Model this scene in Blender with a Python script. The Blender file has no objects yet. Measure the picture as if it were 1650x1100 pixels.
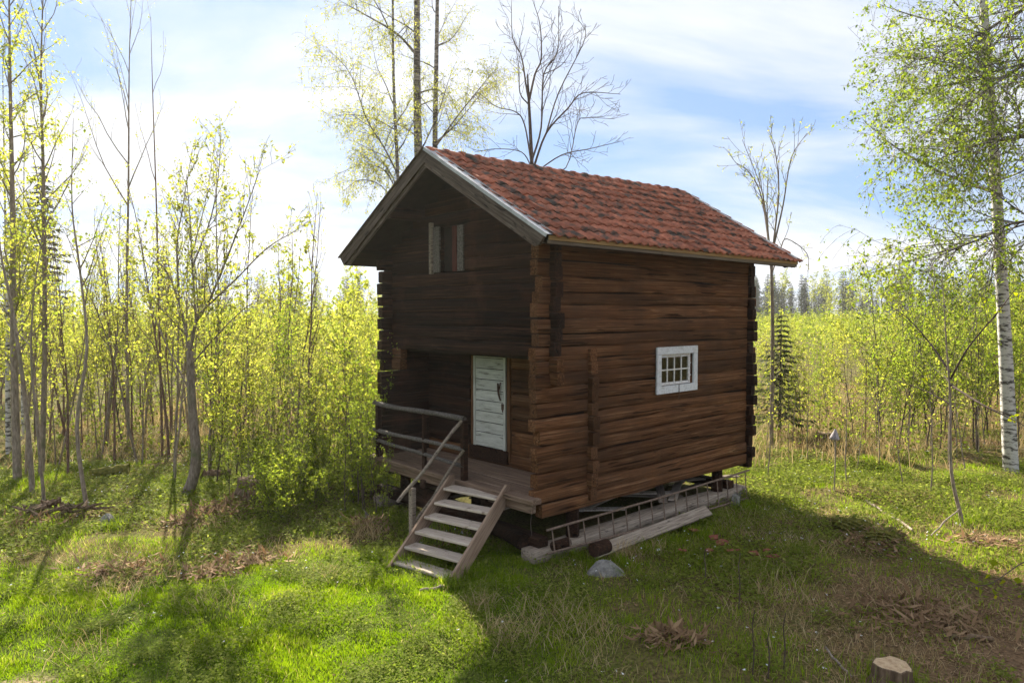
import bpy, math, random
import numpy as np
from mathutils import Vector, Matrix, Euler

# ------------------------------------------------------------------ camera, sky, sun, exposure
sc = bpy.context.scene
COL = sc.collection
R = math.radians
CAMH = 3.5
FPX = 1137.0
HORIZON = 505.0

cam = bpy.data.cameras.new('camera')
cam.sensor_width = 36.0
cam.lens = 36.0 * FPX / 1650.0
cam.clip_start = 0.05
cam.clip_end = 3000
camo = bpy.data.objects.new('camera', cam)
COL.objects.link(camo)
camo.location = (0, 0, CAMH)
camo.rotation_euler = (R(90) - math.atan((550 - HORIZON) / FPX), 0, 0)
sc.camera = camo

SUN_AZ, SUN_EL = 22.0, 34.0          # degrees left of straight ahead, above the horizon
sdir = Vector((-math.sin(R(SUN_AZ)) * math.cos(R(SUN_EL)), math.cos(R(SUN_AZ)) * math.cos(R(SUN_EL)), math.sin(R(SUN_EL))))
sun = bpy.data.lights.new('sun', 'SUN')
sun.energy = 4.7
sun.angle = R(0.6)
sun.color = (1.0, 0.92, 0.77)
suno = bpy.data.objects.new('sun', sun)
COL.objects.link(suno)
suno.rotation_euler = sdir.to_track_quat('Z', 'Y').to_euler()

world = bpy.data.worlds.new('World')
sc.world = world
world.use_nodes = True
wn, wl = world.node_tree.nodes, world.node_tree.links
wn.clear()
wout = wn.new('ShaderNodeOutputWorld')
wbg = wn.new('ShaderNodeBackground')
sky = wn.new('ShaderNodeTexSky')
sky.sky_type = 'NISHITA'
sky.sun_disc = False
sky.sun_elevation = R(SUN_EL)
sky.sun_rotation = R(-SUN_AZ)
sky.air_density = 1.0
sky.dust_density = 0.3
sky.ozone_density = 2.0
# clouds: a high broken layer, laid out on a plane above the place (direction.xy / direction.z)
geo = wn.new('ShaderNodeTexCoord')
sep = wn.new('ShaderNodeSeparateXYZ')
wl.new(geo.outputs['Generated'], sep.inputs[0])
mz = wn.new('ShaderNodeMath'); mz.operation = 'MAXIMUM'; mz.inputs[1].default_value = 0.0
wl.new(sep.outputs['Z'], mz.inputs[0])
az = wn.new('ShaderNodeMath'); az.operation = 'ADD'; az.inputs[1].default_value = 0.22
wl.new(mz.outputs[0], az.inputs[0])
dv = wn.new('ShaderNodeVectorMath'); dv.operation = 'DIVIDE'
cz = wn.new('ShaderNodeCombineXYZ')
for i in range(3):
    wl.new(az.outputs[0], cz.inputs[i])
wl.new(geo.outputs['Generated'], dv.inputs[0]); wl.new(cz.outputs[0], dv.inputs[1])
mp = wn.new('ShaderNodeMapping')
mp.inputs['Location'].default_value = (7.1, 3.3, 0.0)
mp.inputs['Rotation'].default_value = (0, 0, R(-18))
mp.inputs['Scale'].default_value = (0.75, 1.5, 0.5)
wl.new(dv.outputs[0], mp.inputs[0])
n1 = wn.new('ShaderNodeTexNoise'); n1.inputs['Scale'].default_value = 1.0
n1.inputs['Detail'].default_value = 9; n1.inputs['Roughness'].default_value = 0.52; n1.inputs['Distortion'].default_value = 0.35
wl.new(mp.outputs[0], n1.inputs['Vector'])
cr = wn.new('ShaderNodeValToRGB')
cr.color_ramp.elements[0].position = 0.36; cr.color_ramp.elements[0].color = (0.15, 0.15, 0.15, 1)
cr.color_ramp.elements[1].position = 0.57; cr.color_ramp.elements[1].color = (0.96, 0.96, 0.96, 1)
wl.new(n1.outputs['Fac'], cr.inputs[0])
mixc = wn.new('ShaderNodeMixRGB')
mixc.inputs['Color2'].default_value = (5.3, 5.4, 5.6, 1)      # cloud radiance next to the clear sky's own
wl.new(cr.outputs[0], mixc.inputs['Fac']); # soften the glare: s / (1 + k s), then a cool white balance
vk = wn.new('ShaderNodeVectorMath'); vk.operation = 'MULTIPLY_ADD'; vk.inputs[1].default_value = (.22, .22, .22); vk.inputs[2].default_value = (1, 1, 1)
wl.new(sky.outputs[0], vk.inputs[0])
vd = wn.new('ShaderNodeVectorMath'); vd.operation = 'DIVIDE'
wl.new(sky.outputs[0], vd.inputs[0]); wl.new(vk.outputs[0], vd.inputs[1])
vt = wn.new('ShaderNodeVectorMath'); vt.operation = 'MULTIPLY'; vt.inputs[1].default_value = (.82, 1.2, 1.85)
wl.new(vd.outputs[0], vt.inputs[0]); wl.new(vt.outputs[0], mixc.inputs['Color1'])
wl.new(mixc.outputs[0], wbg.inputs['Color'])
wbg.inputs['Strength'].default_value = 0.061
wl.new(wbg.outputs[0], wout.inputs[0])

sc.view_settings.view_transform = 'Standard'
sc.view_settings.look = 'None'
sc.view_settings.gamma = 1.0
sc.view_settings.use_curve_mapping = False
sc.view_settings.exposure = 1.7
sc.render.engine = 'CYCLES'
cy = sc.cycles
cy.max_bounces = 7; cy.diffuse_bounces = 3; cy.glossy_bounces = 2
cy.transmission_bounces = 4; cy.transparent_max_bounces = 8
cy.caustics_reflective = False; cy.caustics_refractive = False
cy.sample_clamp_indirect = 6.0
cy.use_denoising = True
cy.use_adaptive_sampling = True
cy.adaptive_threshold = 0.02

# ------------------------------------------------------------------ helpers
NP = np.random.default_rng(7)

def px(x, y, Y):
    """photo pixel -> place in the scene at distance Y"""
    p = math.atan((550 - HORIZON) / FPX)
    dx, dz = (x - 825) / FPX, -(y - 550) / FPX
    fy = math.cos(p) + dz * math.sin(p); fz = -math.sin(p) + dz * math.cos(p)
    return Vector((dx / fy * Y, Y, CAMH + fz / fy * Y))

def _h(ix, iy, s):
    n = (ix * 374761393 + iy * 668265263 + s * 974634721) & 0xffffffff
    n = ((n ^ (n >> 13)) * 1274126177) & 0xffffffff
    return ((n ^ (n >> 16)) & 0xffff) / 65535.0

def vnoise(x, y, s=0):
    x = np.asarray(x, float); y = np.asarray(y, float)
    ix = np.floor(x).astype(np.int64); iy = np.floor(y).astype(np.int64)
    fx = x - ix; fy = y - iy
    fx = fx * fx * (3 - 2 * fx); fy = fy * fy * (3 - 2 * fy)
    a = _h(ix, iy, s); b = _h(ix + 1, iy, s); c = _h(ix, iy + 1, s); d = _h(ix + 1, iy + 1, s)
    return (a * (1 - fx) + b * fx) * (1 - fy) + (c * (1 - fx) + d * fx) * fy

def fnoise(x, y, s=0, o=3):
    t = 0; a = .5; f = 1
    for k in range(o):
        t = t + a * vnoise(np.asarray(x) * f, np.asarray(y) * f, s + k * 17); a *= .5; f *= 2.03
    return t / (1 - .5 ** o)

MOUNDS = [(px(1390, 845, 11.9), .7, .22), (px(1425, 865, 11.0), .55, .16), (px(1490, 800, 13.5), .8, .15), (px(1380, 795, 14), .6, .14),
          (px(1090, 1045, 7.4), .5, .12), (px(355, 830, 12.6), .9, .12), (px(585, 855, 11.6), .45, .16), (px(1560, 760, 15), .9, .12),
          (px(820, 1035, 7.6), .35, .08), (px(420, 800, 13.4), .6, .1), (px(1550, 715, 17.5), 1.0, .25), (px(1400, 745, 16.5), .7, .18)]

def gz(x, y):
    """ground height"""
    x = np.asarray(x, float); y = np.asarray(y, float)
    near = np.exp(-((x - .5) ** 2 + (y - 9.5) ** 2) / 60.0)
    z = -0.12 + (fnoise(x * .35, y * .35, 3) - .5) * .22 + (fnoise(x * 1.4, y * 1.4, 5) - .5) * .09 * (1 - .35 * near)
    for c, r, hh in MOUNDS:
        z = z + hh * np.exp(-((x - c.x) ** 2 + (y - c.y) ** 2) / (r * r * .5))
    return z

def gzf(x, y):
    return float(gz(x, y))

def lawn_mask(x, y):
    lim = 9.75 + np.clip((x + 5.5) * .22, -.4, .9) + (fnoise(x * .7, y * .7, 21) - .5) * 1.3
    m = 1 / (1 + np.exp(-(lim - y) * 3.5))
    return m / (1 + np.exp((x - .6) * 2.2))

def litter_mask(x, y):
    a = 1 / (1 + np.exp(-(x - 3.6 - (fnoise(x, y, 31) - .5) * 2) * 2.5))
    b = 1 / (1 + np.exp((y - 9.6 - (fnoise(x * .8, y * .8, 33) - .5) * 2) * 2.0))
    return a * b

def link(o, parent=None):
    COL.objects.link(o)
    if parent is not None:
        o.parent = parent
    return o

def tag(o, label=None, cat=None, group=None, kind=None):
    if label: o['label'] = label
    if cat: o['category'] = cat
    if group: o['group'] = group
    if kind: o['kind'] = kind
    return o

def empty(name, loc=(0, 0, 0), rz=0.0):
    o = bpy.data.objects.new(name, None)
    o.empty_display_size = .2
    o.location = loc; o.rotation_euler = (0, 0, rz)
    COL.objects.link(o)
    return o

def mesh_np(name, V, F, mat=None, smooth=False, tint=None, mats=None):
    """V (n,3), F: list of int arrays (m,k)"""
    me = bpy.data.meshes.new(name)
    V = np.asarray(V, np.float32)
    if not isinstance(F, list): F = [F]
    F = [np.asarray(f, np.int32) for f in F if len(f)]
    me.vertices.add(len(V)); me.vertices.foreach_set('co', V.ravel())
    nl = sum(f.size for f in F); npoly = sum(len(f) for f in F)
    me.loops.add(nl); me.loops.foreach_set('vertex_index', np.concatenate([f.ravel() for f in F]))
    tot = np.concatenate([np.full(len(f), f.shape[1], np.int32) for f in F])
    me.polygons.add(npoly)
    me.polygons.foreach_set('loop_start', np.concatenate([[0], np.cumsum(tot)[:-1]]).astype(np.int32))
    me.polygons.foreach_set('loop_total', tot)
    if smooth:
        me.polygons.foreach_set('use_smooth', np.ones(npoly, bool))
    if tint is not None:
        at = me.attributes.new('tint', 'FLOAT', 'POINT')
        at.data.foreach_set('value', np.asarray(tint, np.float32))
    me.update(calc_edges=True)
    me.validate()
    if mat: me.materials.append(mat)
    return me

def obj(name, me, parent=None, loc=(0, 0, 0), rot=(0, 0, 0)):
    o = bpy.data.objects.new(name, me)
    o.location = loc; o.rotation_euler = rot
    return link(o, parent)

class MB:
    """collects vertices and faces of one piece"""
    def __init__(s):
        s.v = []; s.f = []
    def box(s, x0, x1, y0, y1, z0, z1, bev=0.0, jit=0.0):
        n = len(s.v)
        b = min(bev, (x1 - x0) * .4, (y1 - y0) * .4, (z1 - z0) * .4)
        if b <= 0:
            for z in (z0, z1):
                for (x, y) in ((x0, y0), (x1, y0), (x1, y1), (x0, y1)):
                    s.v.append((x, y, z))
            s.f += [[n + 3, n + 2, n + 1, n], [n + 4, n + 5, n + 6, n + 7], [n, n + 1, n + 5, n + 4], [n + 1, n + 2, n + 6, n + 5], [n + 2, n + 3, n + 7, n + 6], [n + 3, n, n + 4, n + 7]]
        else:
            X, Y, Z = (x0, x1), (y0, y1), (z0, z1)
            idx = {}
            for i in (0, 1):
                for j in (0, 1):
                    for k in (0, 1):
                        sx, sy, sz = (b if i == 0 else -b), (b if j == 0 else -b), (b if k == 0 else -b)
                        for ax, c in enumerate(((X[i], Y[j] + sy, Z[k] + sz), (X[i] + sx, Y[j], Z[k] + sz), (X[i] + sx, Y[j] + sy, Z[k]))):
                            idx[i, j, k, ax] = len(s.v); s.v.append(c)
            g = lambda i, j, k, a: idx[i, j, k, a]
            for i in (0, 1):
                q = [g(i, 0, 0, 0), g(i, 1, 0, 0), g(i, 1, 1, 0), g(i, 0, 1, 0)]; s.f.append(q if i else q[::-1])
                q = [g(0, i, 0, 1), g(0, i, 1, 1), g(1, i, 1, 1), g(1, i, 0, 1)]; s.f.append(q if i else q[::-1])
                q = [g(0, 0, i, 2), g(1, 0, i, 2), g(1, 1, i, 2), g(0, 1, i, 2)]; s.f.append(q if i else q[::-1])
            for i in (0, 1):
                for j in (0, 1):
                    q = [g(i, j, 0, 0), g(i, j, 1, 0), g(i, j, 1, 1), g(i, j, 0, 1)]; s.f.append(q if (i ^ j) else q[::-1])
                    q = [g(i, 0, j, 0), g(i, 1, j, 0), g(i, 1, j, 2), g(i, 0, j, 2)]; s.f.append(q[::-1] if (i ^ j) else q)
                    q = [g(0, i, j, 1), g(1, i, j, 1), g(1, i, j, 2), g(0, i, j, 2)]; s.f.append(q if (i ^ j) else q[::-1])
            for i in (0, 1):
                for j in (0, 1):
                    for k in (0, 1):
                        q = [g(i, j, k, 0), g(i, j, k, 1), g(i, j, k, 2)]
                        s.f.append(q if (i + j + k) % 2 else q[::-1])
        if jit:
            for t in range(n, len(s.v)):
                s.v[t] = tuple(c + random.uniform(-jit, jit) for c in s.v[t])
        return s
    def poly(s, pts, d):
        """prism: polygon pts extruded by vector d"""
        n = len(s.v); k = len(pts)
        s.v += [tuple(p) for p in pts] + [tuple(Vector(p) + Vector(d)) for p in pts]
        s.f.append(list(range(n + k - 1, n - 1, -1))); s.f.append(list(range(n + k, n + 2 * k)))
        for i in range(k):
            j = (i + 1) % k
            s.f.append([n + i, n + j, n + k + j, n + k + i])
        return s
    def tube(s, pts, rad, sides=8, cap=True):
        V, F = tube_np(np.array([tuple(p) for p in pts], float), np.array(rad, float) if hasattr(rad, '__len__') else np.full(len(pts), rad), sides)
        n = len(s.v); s.v += [tuple(v) for v in V]; s.f += [[int(i) + n for i in f] for f in F]
        if cap:
            s.f.append([n + i for i in range(sides - 1, -1, -1)])
            m = n + (len(pts) - 1) * sides
            s.f.append([m + i for i in range(sides)])
        return s
    def mesh(s, name, mat, smooth=False):
        me = bpy.data.meshes.new(name); me.from_pydata(s.v, [], s.f); me.update()
        if mat: me.materials.append(mat)
        if smooth:
            for p in me.polygons: p.use_smooth = True
        return me
    def build(s, name, mat, parent=None, loc=(0, 0, 0), rot=(0, 0, 0), smooth=False):
        return obj(name, s.mesh(name, mat, smooth), parent, loc, rot)

def tube_np(P, r, sides):
    k = len(P)
    T = np.gradient(P, axis=0)
    T /= np.linalg.norm(T, axis=1, keepdims=True) + 1e-9
    ref = np.array([0, 0, 1.0]) if abs(T[:, 2].mean()) < .8 else np.array([1.0, 0, 0])
    A = np.cross(T, ref); A /= np.linalg.norm(A, axis=1, keepdims=True) + 1e-9
    B = np.cross(T, A)
    th = np.arange(sides) * 2 * np.pi / sides
    V = P[:, None, :] + r[:, None, None] * (np.cos(th)[None, :, None] * A[:, None, :] + np.sin(th)[None, :, None] * B[:, None, :])
    i = np.arange(k - 1)[:, None] * sides; j = np.arange(sides)[None, :]; j2 = (j + 1) % sides
    F = np.stack([i + j, i + sides + j, i + sides + j2, i + j2], -1).reshape(-1, 4)
    return V.reshape(-1, 3), F

# ------------------------------------------------------------------ materials
def newmat(name):
    m = bpy.data.materials.new(name); m.use_nodes = True
    n, l = m.node_tree.nodes, m.node_tree.links
    return m, n, l, n['Principled BSDF'], n['Material Output']

def ramp(n, stops):
    r = n.new('ShaderNodeValToRGB')
    e = r.color_ramp.elements
    e[0].position, e[0].color = stops[0][0], (*stops[0][1], 1)
    e[1].position, e[1].color = stops[-1][0], (*stops[-1][1], 1)
    for p, c in stops[1:-1]:
        q = e.new(p); q.color = (*c, 1)
    return r

def grain(name, stops, scale=(1, 1, 1), nsc=4.0, detail=6, rough=.85, bump=.4, dist=.01, rnd=.25, coord='Object', patch=None, spec=.2, distort=.0, patch_scale=2.0, patch_pos=(.52, .62), crack=0.0):
    """wood/stone/metal: stretched noise ramp, per-object brightness, optional patches of another colour"""
    m, n, l, bs, out = newmat(name)
    tc = n.new('ShaderNodeTexCoord'); oi = n.new('ShaderNodeObjectInfo')
    mpn = n.new('ShaderNodeMapping'); mpn.inputs['Scale'].default_value = scale
    off = n.new('ShaderNodeVectorMath'); off.operation = 'MULTIPLY_ADD'
    cmb = n.new('ShaderNodeCombineXYZ')
    for i in range(3): l.new(oi.outputs['Random'], cmb.inputs[i])
    off.inputs[1].default_value = (37, 53, 71)
    l.new(cmb.outputs[0], off.inputs[0])
    if coord == 'Object':
        l.new(tc.outputs['Object'], off.inputs[2])
    else:
        ge = n.new('ShaderNodeNewGeometry'); l.new(ge.outputs['Position'], off.inputs[2]); off.inputs[1].default_value = (0, 0, 0)
    l.new(off.outputs[0], mpn.inputs[0])
    nz = n.new('ShaderNodeTexNoise'); nz.inputs['Scale'].default_value = nsc; nz.inputs['Detail'].default_value = detail
    nz.inputs['Roughness'].default_value = .62; nz.inputs['Distortion'].default_value = distort
    l.new(mpn.outputs[0], nz.inputs['Vector'])
    rp = ramp(n, stops); l.new(nz.outputs['Fac'], rp.inputs[0])
    col = rp.outputs[0]
    if patch:
        n2 = n.new('ShaderNodeTexNoise'); n2.inputs['Scale'].default_value = patch_scale; n2.inputs['Detail'].default_value = 7; n2.inputs['Roughness'].default_value = .65
        ge2 = n.new('ShaderNodeNewGeometry'); l.new(ge2.outputs['Position'], n2.inputs['Vector'])
        r2 = ramp(n, [(patch_pos[0], (0, 0, 0)), (patch_pos[1], (1, 1, 1))]); l.new(n2.outputs['Fac'], r2.inputs[0])
        mx = n.new('ShaderNodeMixRGB'); mx.inputs['Color2'].default_value = (*patch, 1)
        l.new(r2.outputs[0], mx.inputs['Fac']); l.new(col, mx.inputs['Color1']); col = mx.outputs[0]
    ck = None
    if crack:
        mc = n.new('ShaderNodeMapping'); mc.inputs['Scale'].default_value = tuple(c * .55 if c > 2 else c * 1.6 for c in scale); mc.inputs['Location'].default_value = (3, 7, 5)
        l.new(off.outputs[0], mc.inputs[0])
        nk = n.new('ShaderNodeTexNoise'); nk.inputs['Scale'].default_value = nsc; nk.inputs['Detail'].default_value = 3; nk.inputs['Distortion'].default_value = .15
        l.new(mc.outputs[0], nk.inputs['Vector'])
        rk = ramp(n, [(.33, (.10, .10, .10)), (.38, (1, 1, 1))]); l.new(nk.outputs['Fac'], rk.inputs[0])
        mk = n.new('ShaderNodeMixRGB'); mk.blend_type = 'MULTIPLY'; mk.inputs[0].default_value = crack
        l.new(col, mk.inputs[1]); l.new(rk.outputs[0], mk.inputs[2]); col = mk.outputs[0]; ck = rk.outputs[0]
    hs = n.new('ShaderNodeHueSaturation')
    mr = n.new('ShaderNodeMapRange'); mr.inputs['To Min'].default_value = 1 - rnd; mr.inputs['To Max'].default_value = 1 + rnd
    l.new(oi.outputs['Random'], mr.inputs['Value']); l.new(mr.outputs[0], hs.inputs['Value']); l.new(col, hs.inputs['Color'])
    l.new(hs.outputs[0], bs.inputs['Base Color'])
    bs.inputs['Roughness'].default_value = rough
    bs.inputs['Specular IOR Level'].default_value = spec
    if bump:
        b = n.new('ShaderNodeBump'); b.inputs['Strength'].default_value = bump; b.inputs['Distance'].default_value = dist
        hgt_ = nz.outputs['Fac']
        if ck is not None:
            ad = n.new('ShaderNodeMath'); ad.operation = 'MULTIPLY_ADD'; ad.inputs[1].default_value = .6
            l.new(ck, ad.inputs[0]); l.new(nz.outputs['Fac'], ad.inputs[2]); hgt_ = ad.outputs[0]
        l.new(hgt_, b.inputs['Height']); l.new(b.outputs[0], bs.inputs['Normal'])
    return m

def leafmat(name, stops, trans=.55, rnd=.15, tmul=1.6, rough=.65, spec=.08):
    m, n, l, bs, out = newmat(name)
    at = n.new('ShaderNodeAttribute'); at.attribute_name = 'tint'
    rp = ramp(n, stops); l.new(at.outputs['Fac'], rp.inputs[0])
    oi = n.new('ShaderNodeObjectInfo')
    mr = n.new('ShaderNodeMapRange'); mr.inputs['To Min'].default_value = 1 - rnd; mr.inputs['To Max'].default_value = 1 + rnd
    l.new(oi.outputs['Random'], mr.inputs['Value'])
    hs = n.new('ShaderNodeHueSaturation'); l.new(mr.outputs[0], hs.inputs['Value']); l.new(rp.outputs[0], hs.inputs['Color'])
    l.new(hs.outputs[0], bs.inputs['Base Color']); bs.inputs['Roughness'].default_value = rough
    bs.inputs['Specular IOR Level'].default_value = spec
    tr = n.new('ShaderNodeBsdfTranslucent')
    hs2 = n.new('ShaderNodeHueSaturation'); hs2.inputs['Value'].default_value = tmul; hs2.inputs['Saturation'].default_value = 1.05
    l.new(hs.outputs[0], hs2.inputs['Color']); l.new(hs2.outputs[0], tr.inputs['Color'])
    mx = n.new('ShaderNodeMixShader'); mx.inputs[0].default_value = trans
    l.new(bs.outputs[0], mx.inputs[1]); l.new(tr.outputs[0], mx.inputs[2]); l.new(mx.outputs[0], out.inputs['Surface'])
    return m

M = {}
LOGSC = (.16, 11, 11)
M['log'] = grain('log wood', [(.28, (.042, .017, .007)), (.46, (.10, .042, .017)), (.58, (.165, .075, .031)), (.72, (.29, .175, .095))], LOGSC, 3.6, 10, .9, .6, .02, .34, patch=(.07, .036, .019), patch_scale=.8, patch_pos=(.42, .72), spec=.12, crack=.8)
M['logdark'] = grain('dark log wood', [(.32, (.010, .006, .004)), (.55, (.030, .014, .008)), (.74, (.09, .043, .022))], LOGSC, 3.2, 9, .85, .9, .03, .35, patch=(.07, .032, .018), patch_scale=1.1, patch_pos=(.55, .72), spec=.15, crack=.85)  # darker, near-black version of the log wood
M['raildark'] = grain('dark weathered pole', [(.28, (.05, .042, .036)), (.5, (.11, .095, .082)), (.72, (.19, .17, .15))], (.8, 12, 12), 3.0, 8, .9, .5, .01, .12, spec=.1)
M['lining'] = grain('dark lining', [(.3, (.012, .009, .007)), (.7, (.03, .02, .014))], (1, 1, 1), 6)
M['greywood'] = grain('weathered grey wood', [(.28, (.13, .10, .075)), (.5, (.26, .21, .165)), (.72, (.41, .35, .28))], (.8, 14, 14), 3.0, 9, .9, .6, .012, .22, spec=.1, crack=.6)
M['tread'] = grain('weathered stair wood', [(.28, (.31, .24, .18)), (.5, (.48, .40, .32)), (.72, (.62, .54, .45))], (14, .8, 14), 3.0, 9, .9, .5, .01, .15, spec=.1, patch=(.17, .12, .09), patch_scale=6, patch_pos=(.58, .7))
M['stringer'] = grain('brown stair wood', [(.28, (.17, .105, .066)), (.5, (.29, .20, .14)), (.72, (.40, .305, .225))], (.8, 14, 14), 3.0, 9, .9, .5, .01, .1, spec=.1)
M['deck'] = grain('landing board wood', [(.28, (.09, .055, .035)), (.5, (.19, .125, .085)), (.72, (.30, .22, .155))], (14, .5, 14), 3.0, 10, .85, .7, .012, .15, spec=.2, crack=.6)
M['barge'] = grain('bargeboard wood', [(.28, (.045, .034, .027)), (.5, (.11, .082, .065)), (.68, (.19, .155, .13)), (.8, (.30, .2, .11))], (.8, 12, 12), 3.0, 9, .9, .6, .012, .2, spec=.1, crack=.7)
M['eave'] = grain('ochre eave board', [(.3, (.20, .13, .055)), (.6, (.34, .23, .10))], (.5, 8, 8), 3, 6, .85, .3, .01, .2)
M['eavegrey'] = grain('grey brown eave board', [(.3, (.11, .085, .06)), (.6, (.20, .165, .12))], (.5, 8, 8), 3, 6, .85, .3, .01, .2)
M['whitepaint'] = grain('worn white paint', [(.36, (.50, .51, .50)), (.5, (.62, .64, .64)), (.75, (.70, .72, .72))], (5, 5, 5), 4, 8, .7, .25, .004, .06, spec=.3, patch=(.36, .36, .33), patch_scale=7, patch_pos=(.62, .72))
M['doorpaint'] = grain('peeling pale green door paint', [(.33, (.20, .19, .16)), (.43, (.44, .44, .38)), (.72, (.60, .60, .53))], (1.2, 9, 9), 2.6, 10, .75, .4, .006, .1, spec=.25)
M['sash'] = grain('peeling white sash', [(.35, (.40, .36, .31)), (.5, (.68, .67, .63)), (.7, (.78, .77, .74))], (6, 6, 6), 9, 6, .7, .3, .003, .05)
M['redpaint'] = grain('dull red paint', [(.35, (.05, .016, .011)), (.6, (.10, .03, .02))], (8, 8, 1), 3, 6, .8, .3, .005, .1)
M['jamb'] = grain('warm brown jamb', [(.35, (.07, .032, .015)), (.6, (.16, .08, .035))], (10, 10, .8), 3, 6, .8, .3, .005, .1)
M['iron'] = grain('rusty iron', [(.35, (.035, .022, .016)), (.6, (.12, .065, .04))], (1, 1, 1), 30, 5, .75, .4, .003, .1, spec=.35)
M['ladder'] = grain('rusty ladder iron', [(.35, (.09, .06, .045)), (.6, (.20, .14, .10))], (1, 1, 1), 25, 5, .8, .4, .003, .12, spec=.3)
M['zinc'] = grain('galvanised sheet', [(.3, (.32, .32, .32)), (.6, (.46, .465, .47)), (.8, (.56, .565, .57))], (1.5, 1.5, 1.5), 5, 6, .75, .1, .003, .08, spec=.3)
M['tile'] = grain('fired clay tile', [(.3, (.20, .072, .044)), (.5, (.34, .122, .070)), (.7, (.43, .175, .10))], (2, 2, 2), 7, 7, .85, .35, .004, .30, patch=(.065, .056, .046), patch_scale=3.8, patch_pos=(.50, .61), spec=.2)
M['tile_shard'] = grain('broken clay', [(.3, (.17, .06, .038)), (.7, (.33, .12, .075))], (2, 2, 2), 7, 6, .9, .3, .004, .2)
M['stone'] = grain('grey granite', [(.3, (.10, .095, .085)), (.5, (.20, .19, .17)), (.7, (.32, .30, .27))], (1, 1, 1), 14, 9, .9, .6, .02, .1, patch=(.10, .12, .05), patch_scale=4, patch_pos=(.56, .66))
M['glass'] = None
m, n, l, bs, out = newmat('window glass')
n.remove(bs)
gl = n.new('ShaderNodeBsdfGlossy'); gl.inputs['Roughness'].default_value = .03
tp = n.new('ShaderNodeBsdfTransparent'); tp.inputs[0].default_value = (.85, .88, .86, 1)
fr = n.new('ShaderNodeFresnel'); fr.inputs[0].default_value = 1.5
mx = n.new('ShaderNodeMixShader'); l.new(fr.outputs[0], mx.inputs[0]); l.new(tp.outputs[0], mx.inputs[1]); l.new(gl.outputs[0], mx.inputs[2]); l.new(mx.outputs[0], out.inputs[0])
M['glass'] = m
M['curtain'] = grain('brown curtain', [(.35, (.14, .07, .03)), (.65, (.30, .16, .07))], (9, 9, .7), 3, 5, .9, .3, .01, .1)
M['bark'] = grain('grey brown bark', [(.3, (.11, .085, .065)), (.5, (.22, .175, .135)), (.7, (.33, .275, .22))], (3, 3, .8), 9, 7, .95, .5, .01, .2, patch=(.13, .14, .07), patch_scale=2, patch_pos=(.55, .7))
M['twig'] = grain('dark twig bark', [(.3, (.05, .036, .03)), (.7, (.13, .095, .075))], (2, 2, 2), 8, 4, .9, 0, .01, .2)
M['twigred'] = grain('reddish bud twig', [(.3, (.10, .06, .045)), (.7, (.20, .125, .095))], (2, 2, 2), 8, 4, .9, 0, .01, .2)
M['moss'] = grain('moss', [(.3, (.05, .055, .012)), (.5, (.12, .115, .022)), (.7, (.20, .17, .035))], (1, 1, 1), 18, 8, 1, .8, .02, .15)
M['oldwood'] = grain('rotten stump wood', [(.3, (.07, .045, .028)), (.5, (.16, .105, .065)), (.7, (.28, .20, .13))], (6, 6, 1), 4, 8, .95, .8, .02, .15, patch=(.09, .09, .025), patch_scale=4, patch_pos=(.52, .64))
M['cutwood'] = grain('fresh cut wood', [(.3, (.34, .22, .12)), (.6, (.52, .38, .23))], (4, 4, 4), 6, 6, .85, .3, .004, .05)
M['bag'] = grain('white cloth', [(.3, (.24, .21, .21)), (.6, (.36, .32, .33))], (3, 3, 3), 5, 4, .7, .3, .01, .05)
M['petal'] = grain('white petal', [(.3, (.72, .72, .70)), (.7, (.8, .8, .78))], (1, 1, 1), 5, 2, .7, 0)
# birch bark: white with dark bands and scars, greyer and darker high up where the photograph shows grey bark
def birchmat(name, white=(.52, .50, .46), dark=(.055, .048, .042), lo=.42, hi=.52):
    m, n, l, bs, out = newmat(name)
    tc = n.new('ShaderNodeNewGeometry')
    mp_ = n.new('ShaderNodeMapping'); mp_.inputs['Scale'].default_value = (2.2, 2.2, 7.0); l.new(tc.outputs['Position'], mp_.inputs[0])
    nz = n.new('ShaderNodeTexNoise'); nz.inputs['Scale'].default_value = 1.7; nz.inputs['Detail'].default_value = 7; nz.inputs['Roughness'].default_value = .7
    l.new(mp_.outputs[0], nz.inputs['Vector'])
    rp = ramp(n, [(lo, dark), (hi, white), (1, tuple(min(1, c * 1.1) for c in white))]); l.new(nz.outputs['Fac'], rp.inputs[0])
    l.new(rp.outputs[0], bs.inputs['Base Color']); bs.inputs['Roughness'].default_value = .8; bs.inputs['Specular IOR Level'].default_value = .15
    b = n.new('ShaderNodeBump'); b.inputs['Strength'].default_value = .4; b.inputs['Distance'].default_value = .01
    l.new(nz.outputs['Fac'], b.inputs['Height']); l.new(b.outputs[0], bs.inputs['Normal'])
    return m
M['birch'] = birchmat('white birch bark')
M['birchgrey'] = birchmat('grey birch bark', (.30, .27, .23), (.06, .05, .042), .44, .60)

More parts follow.
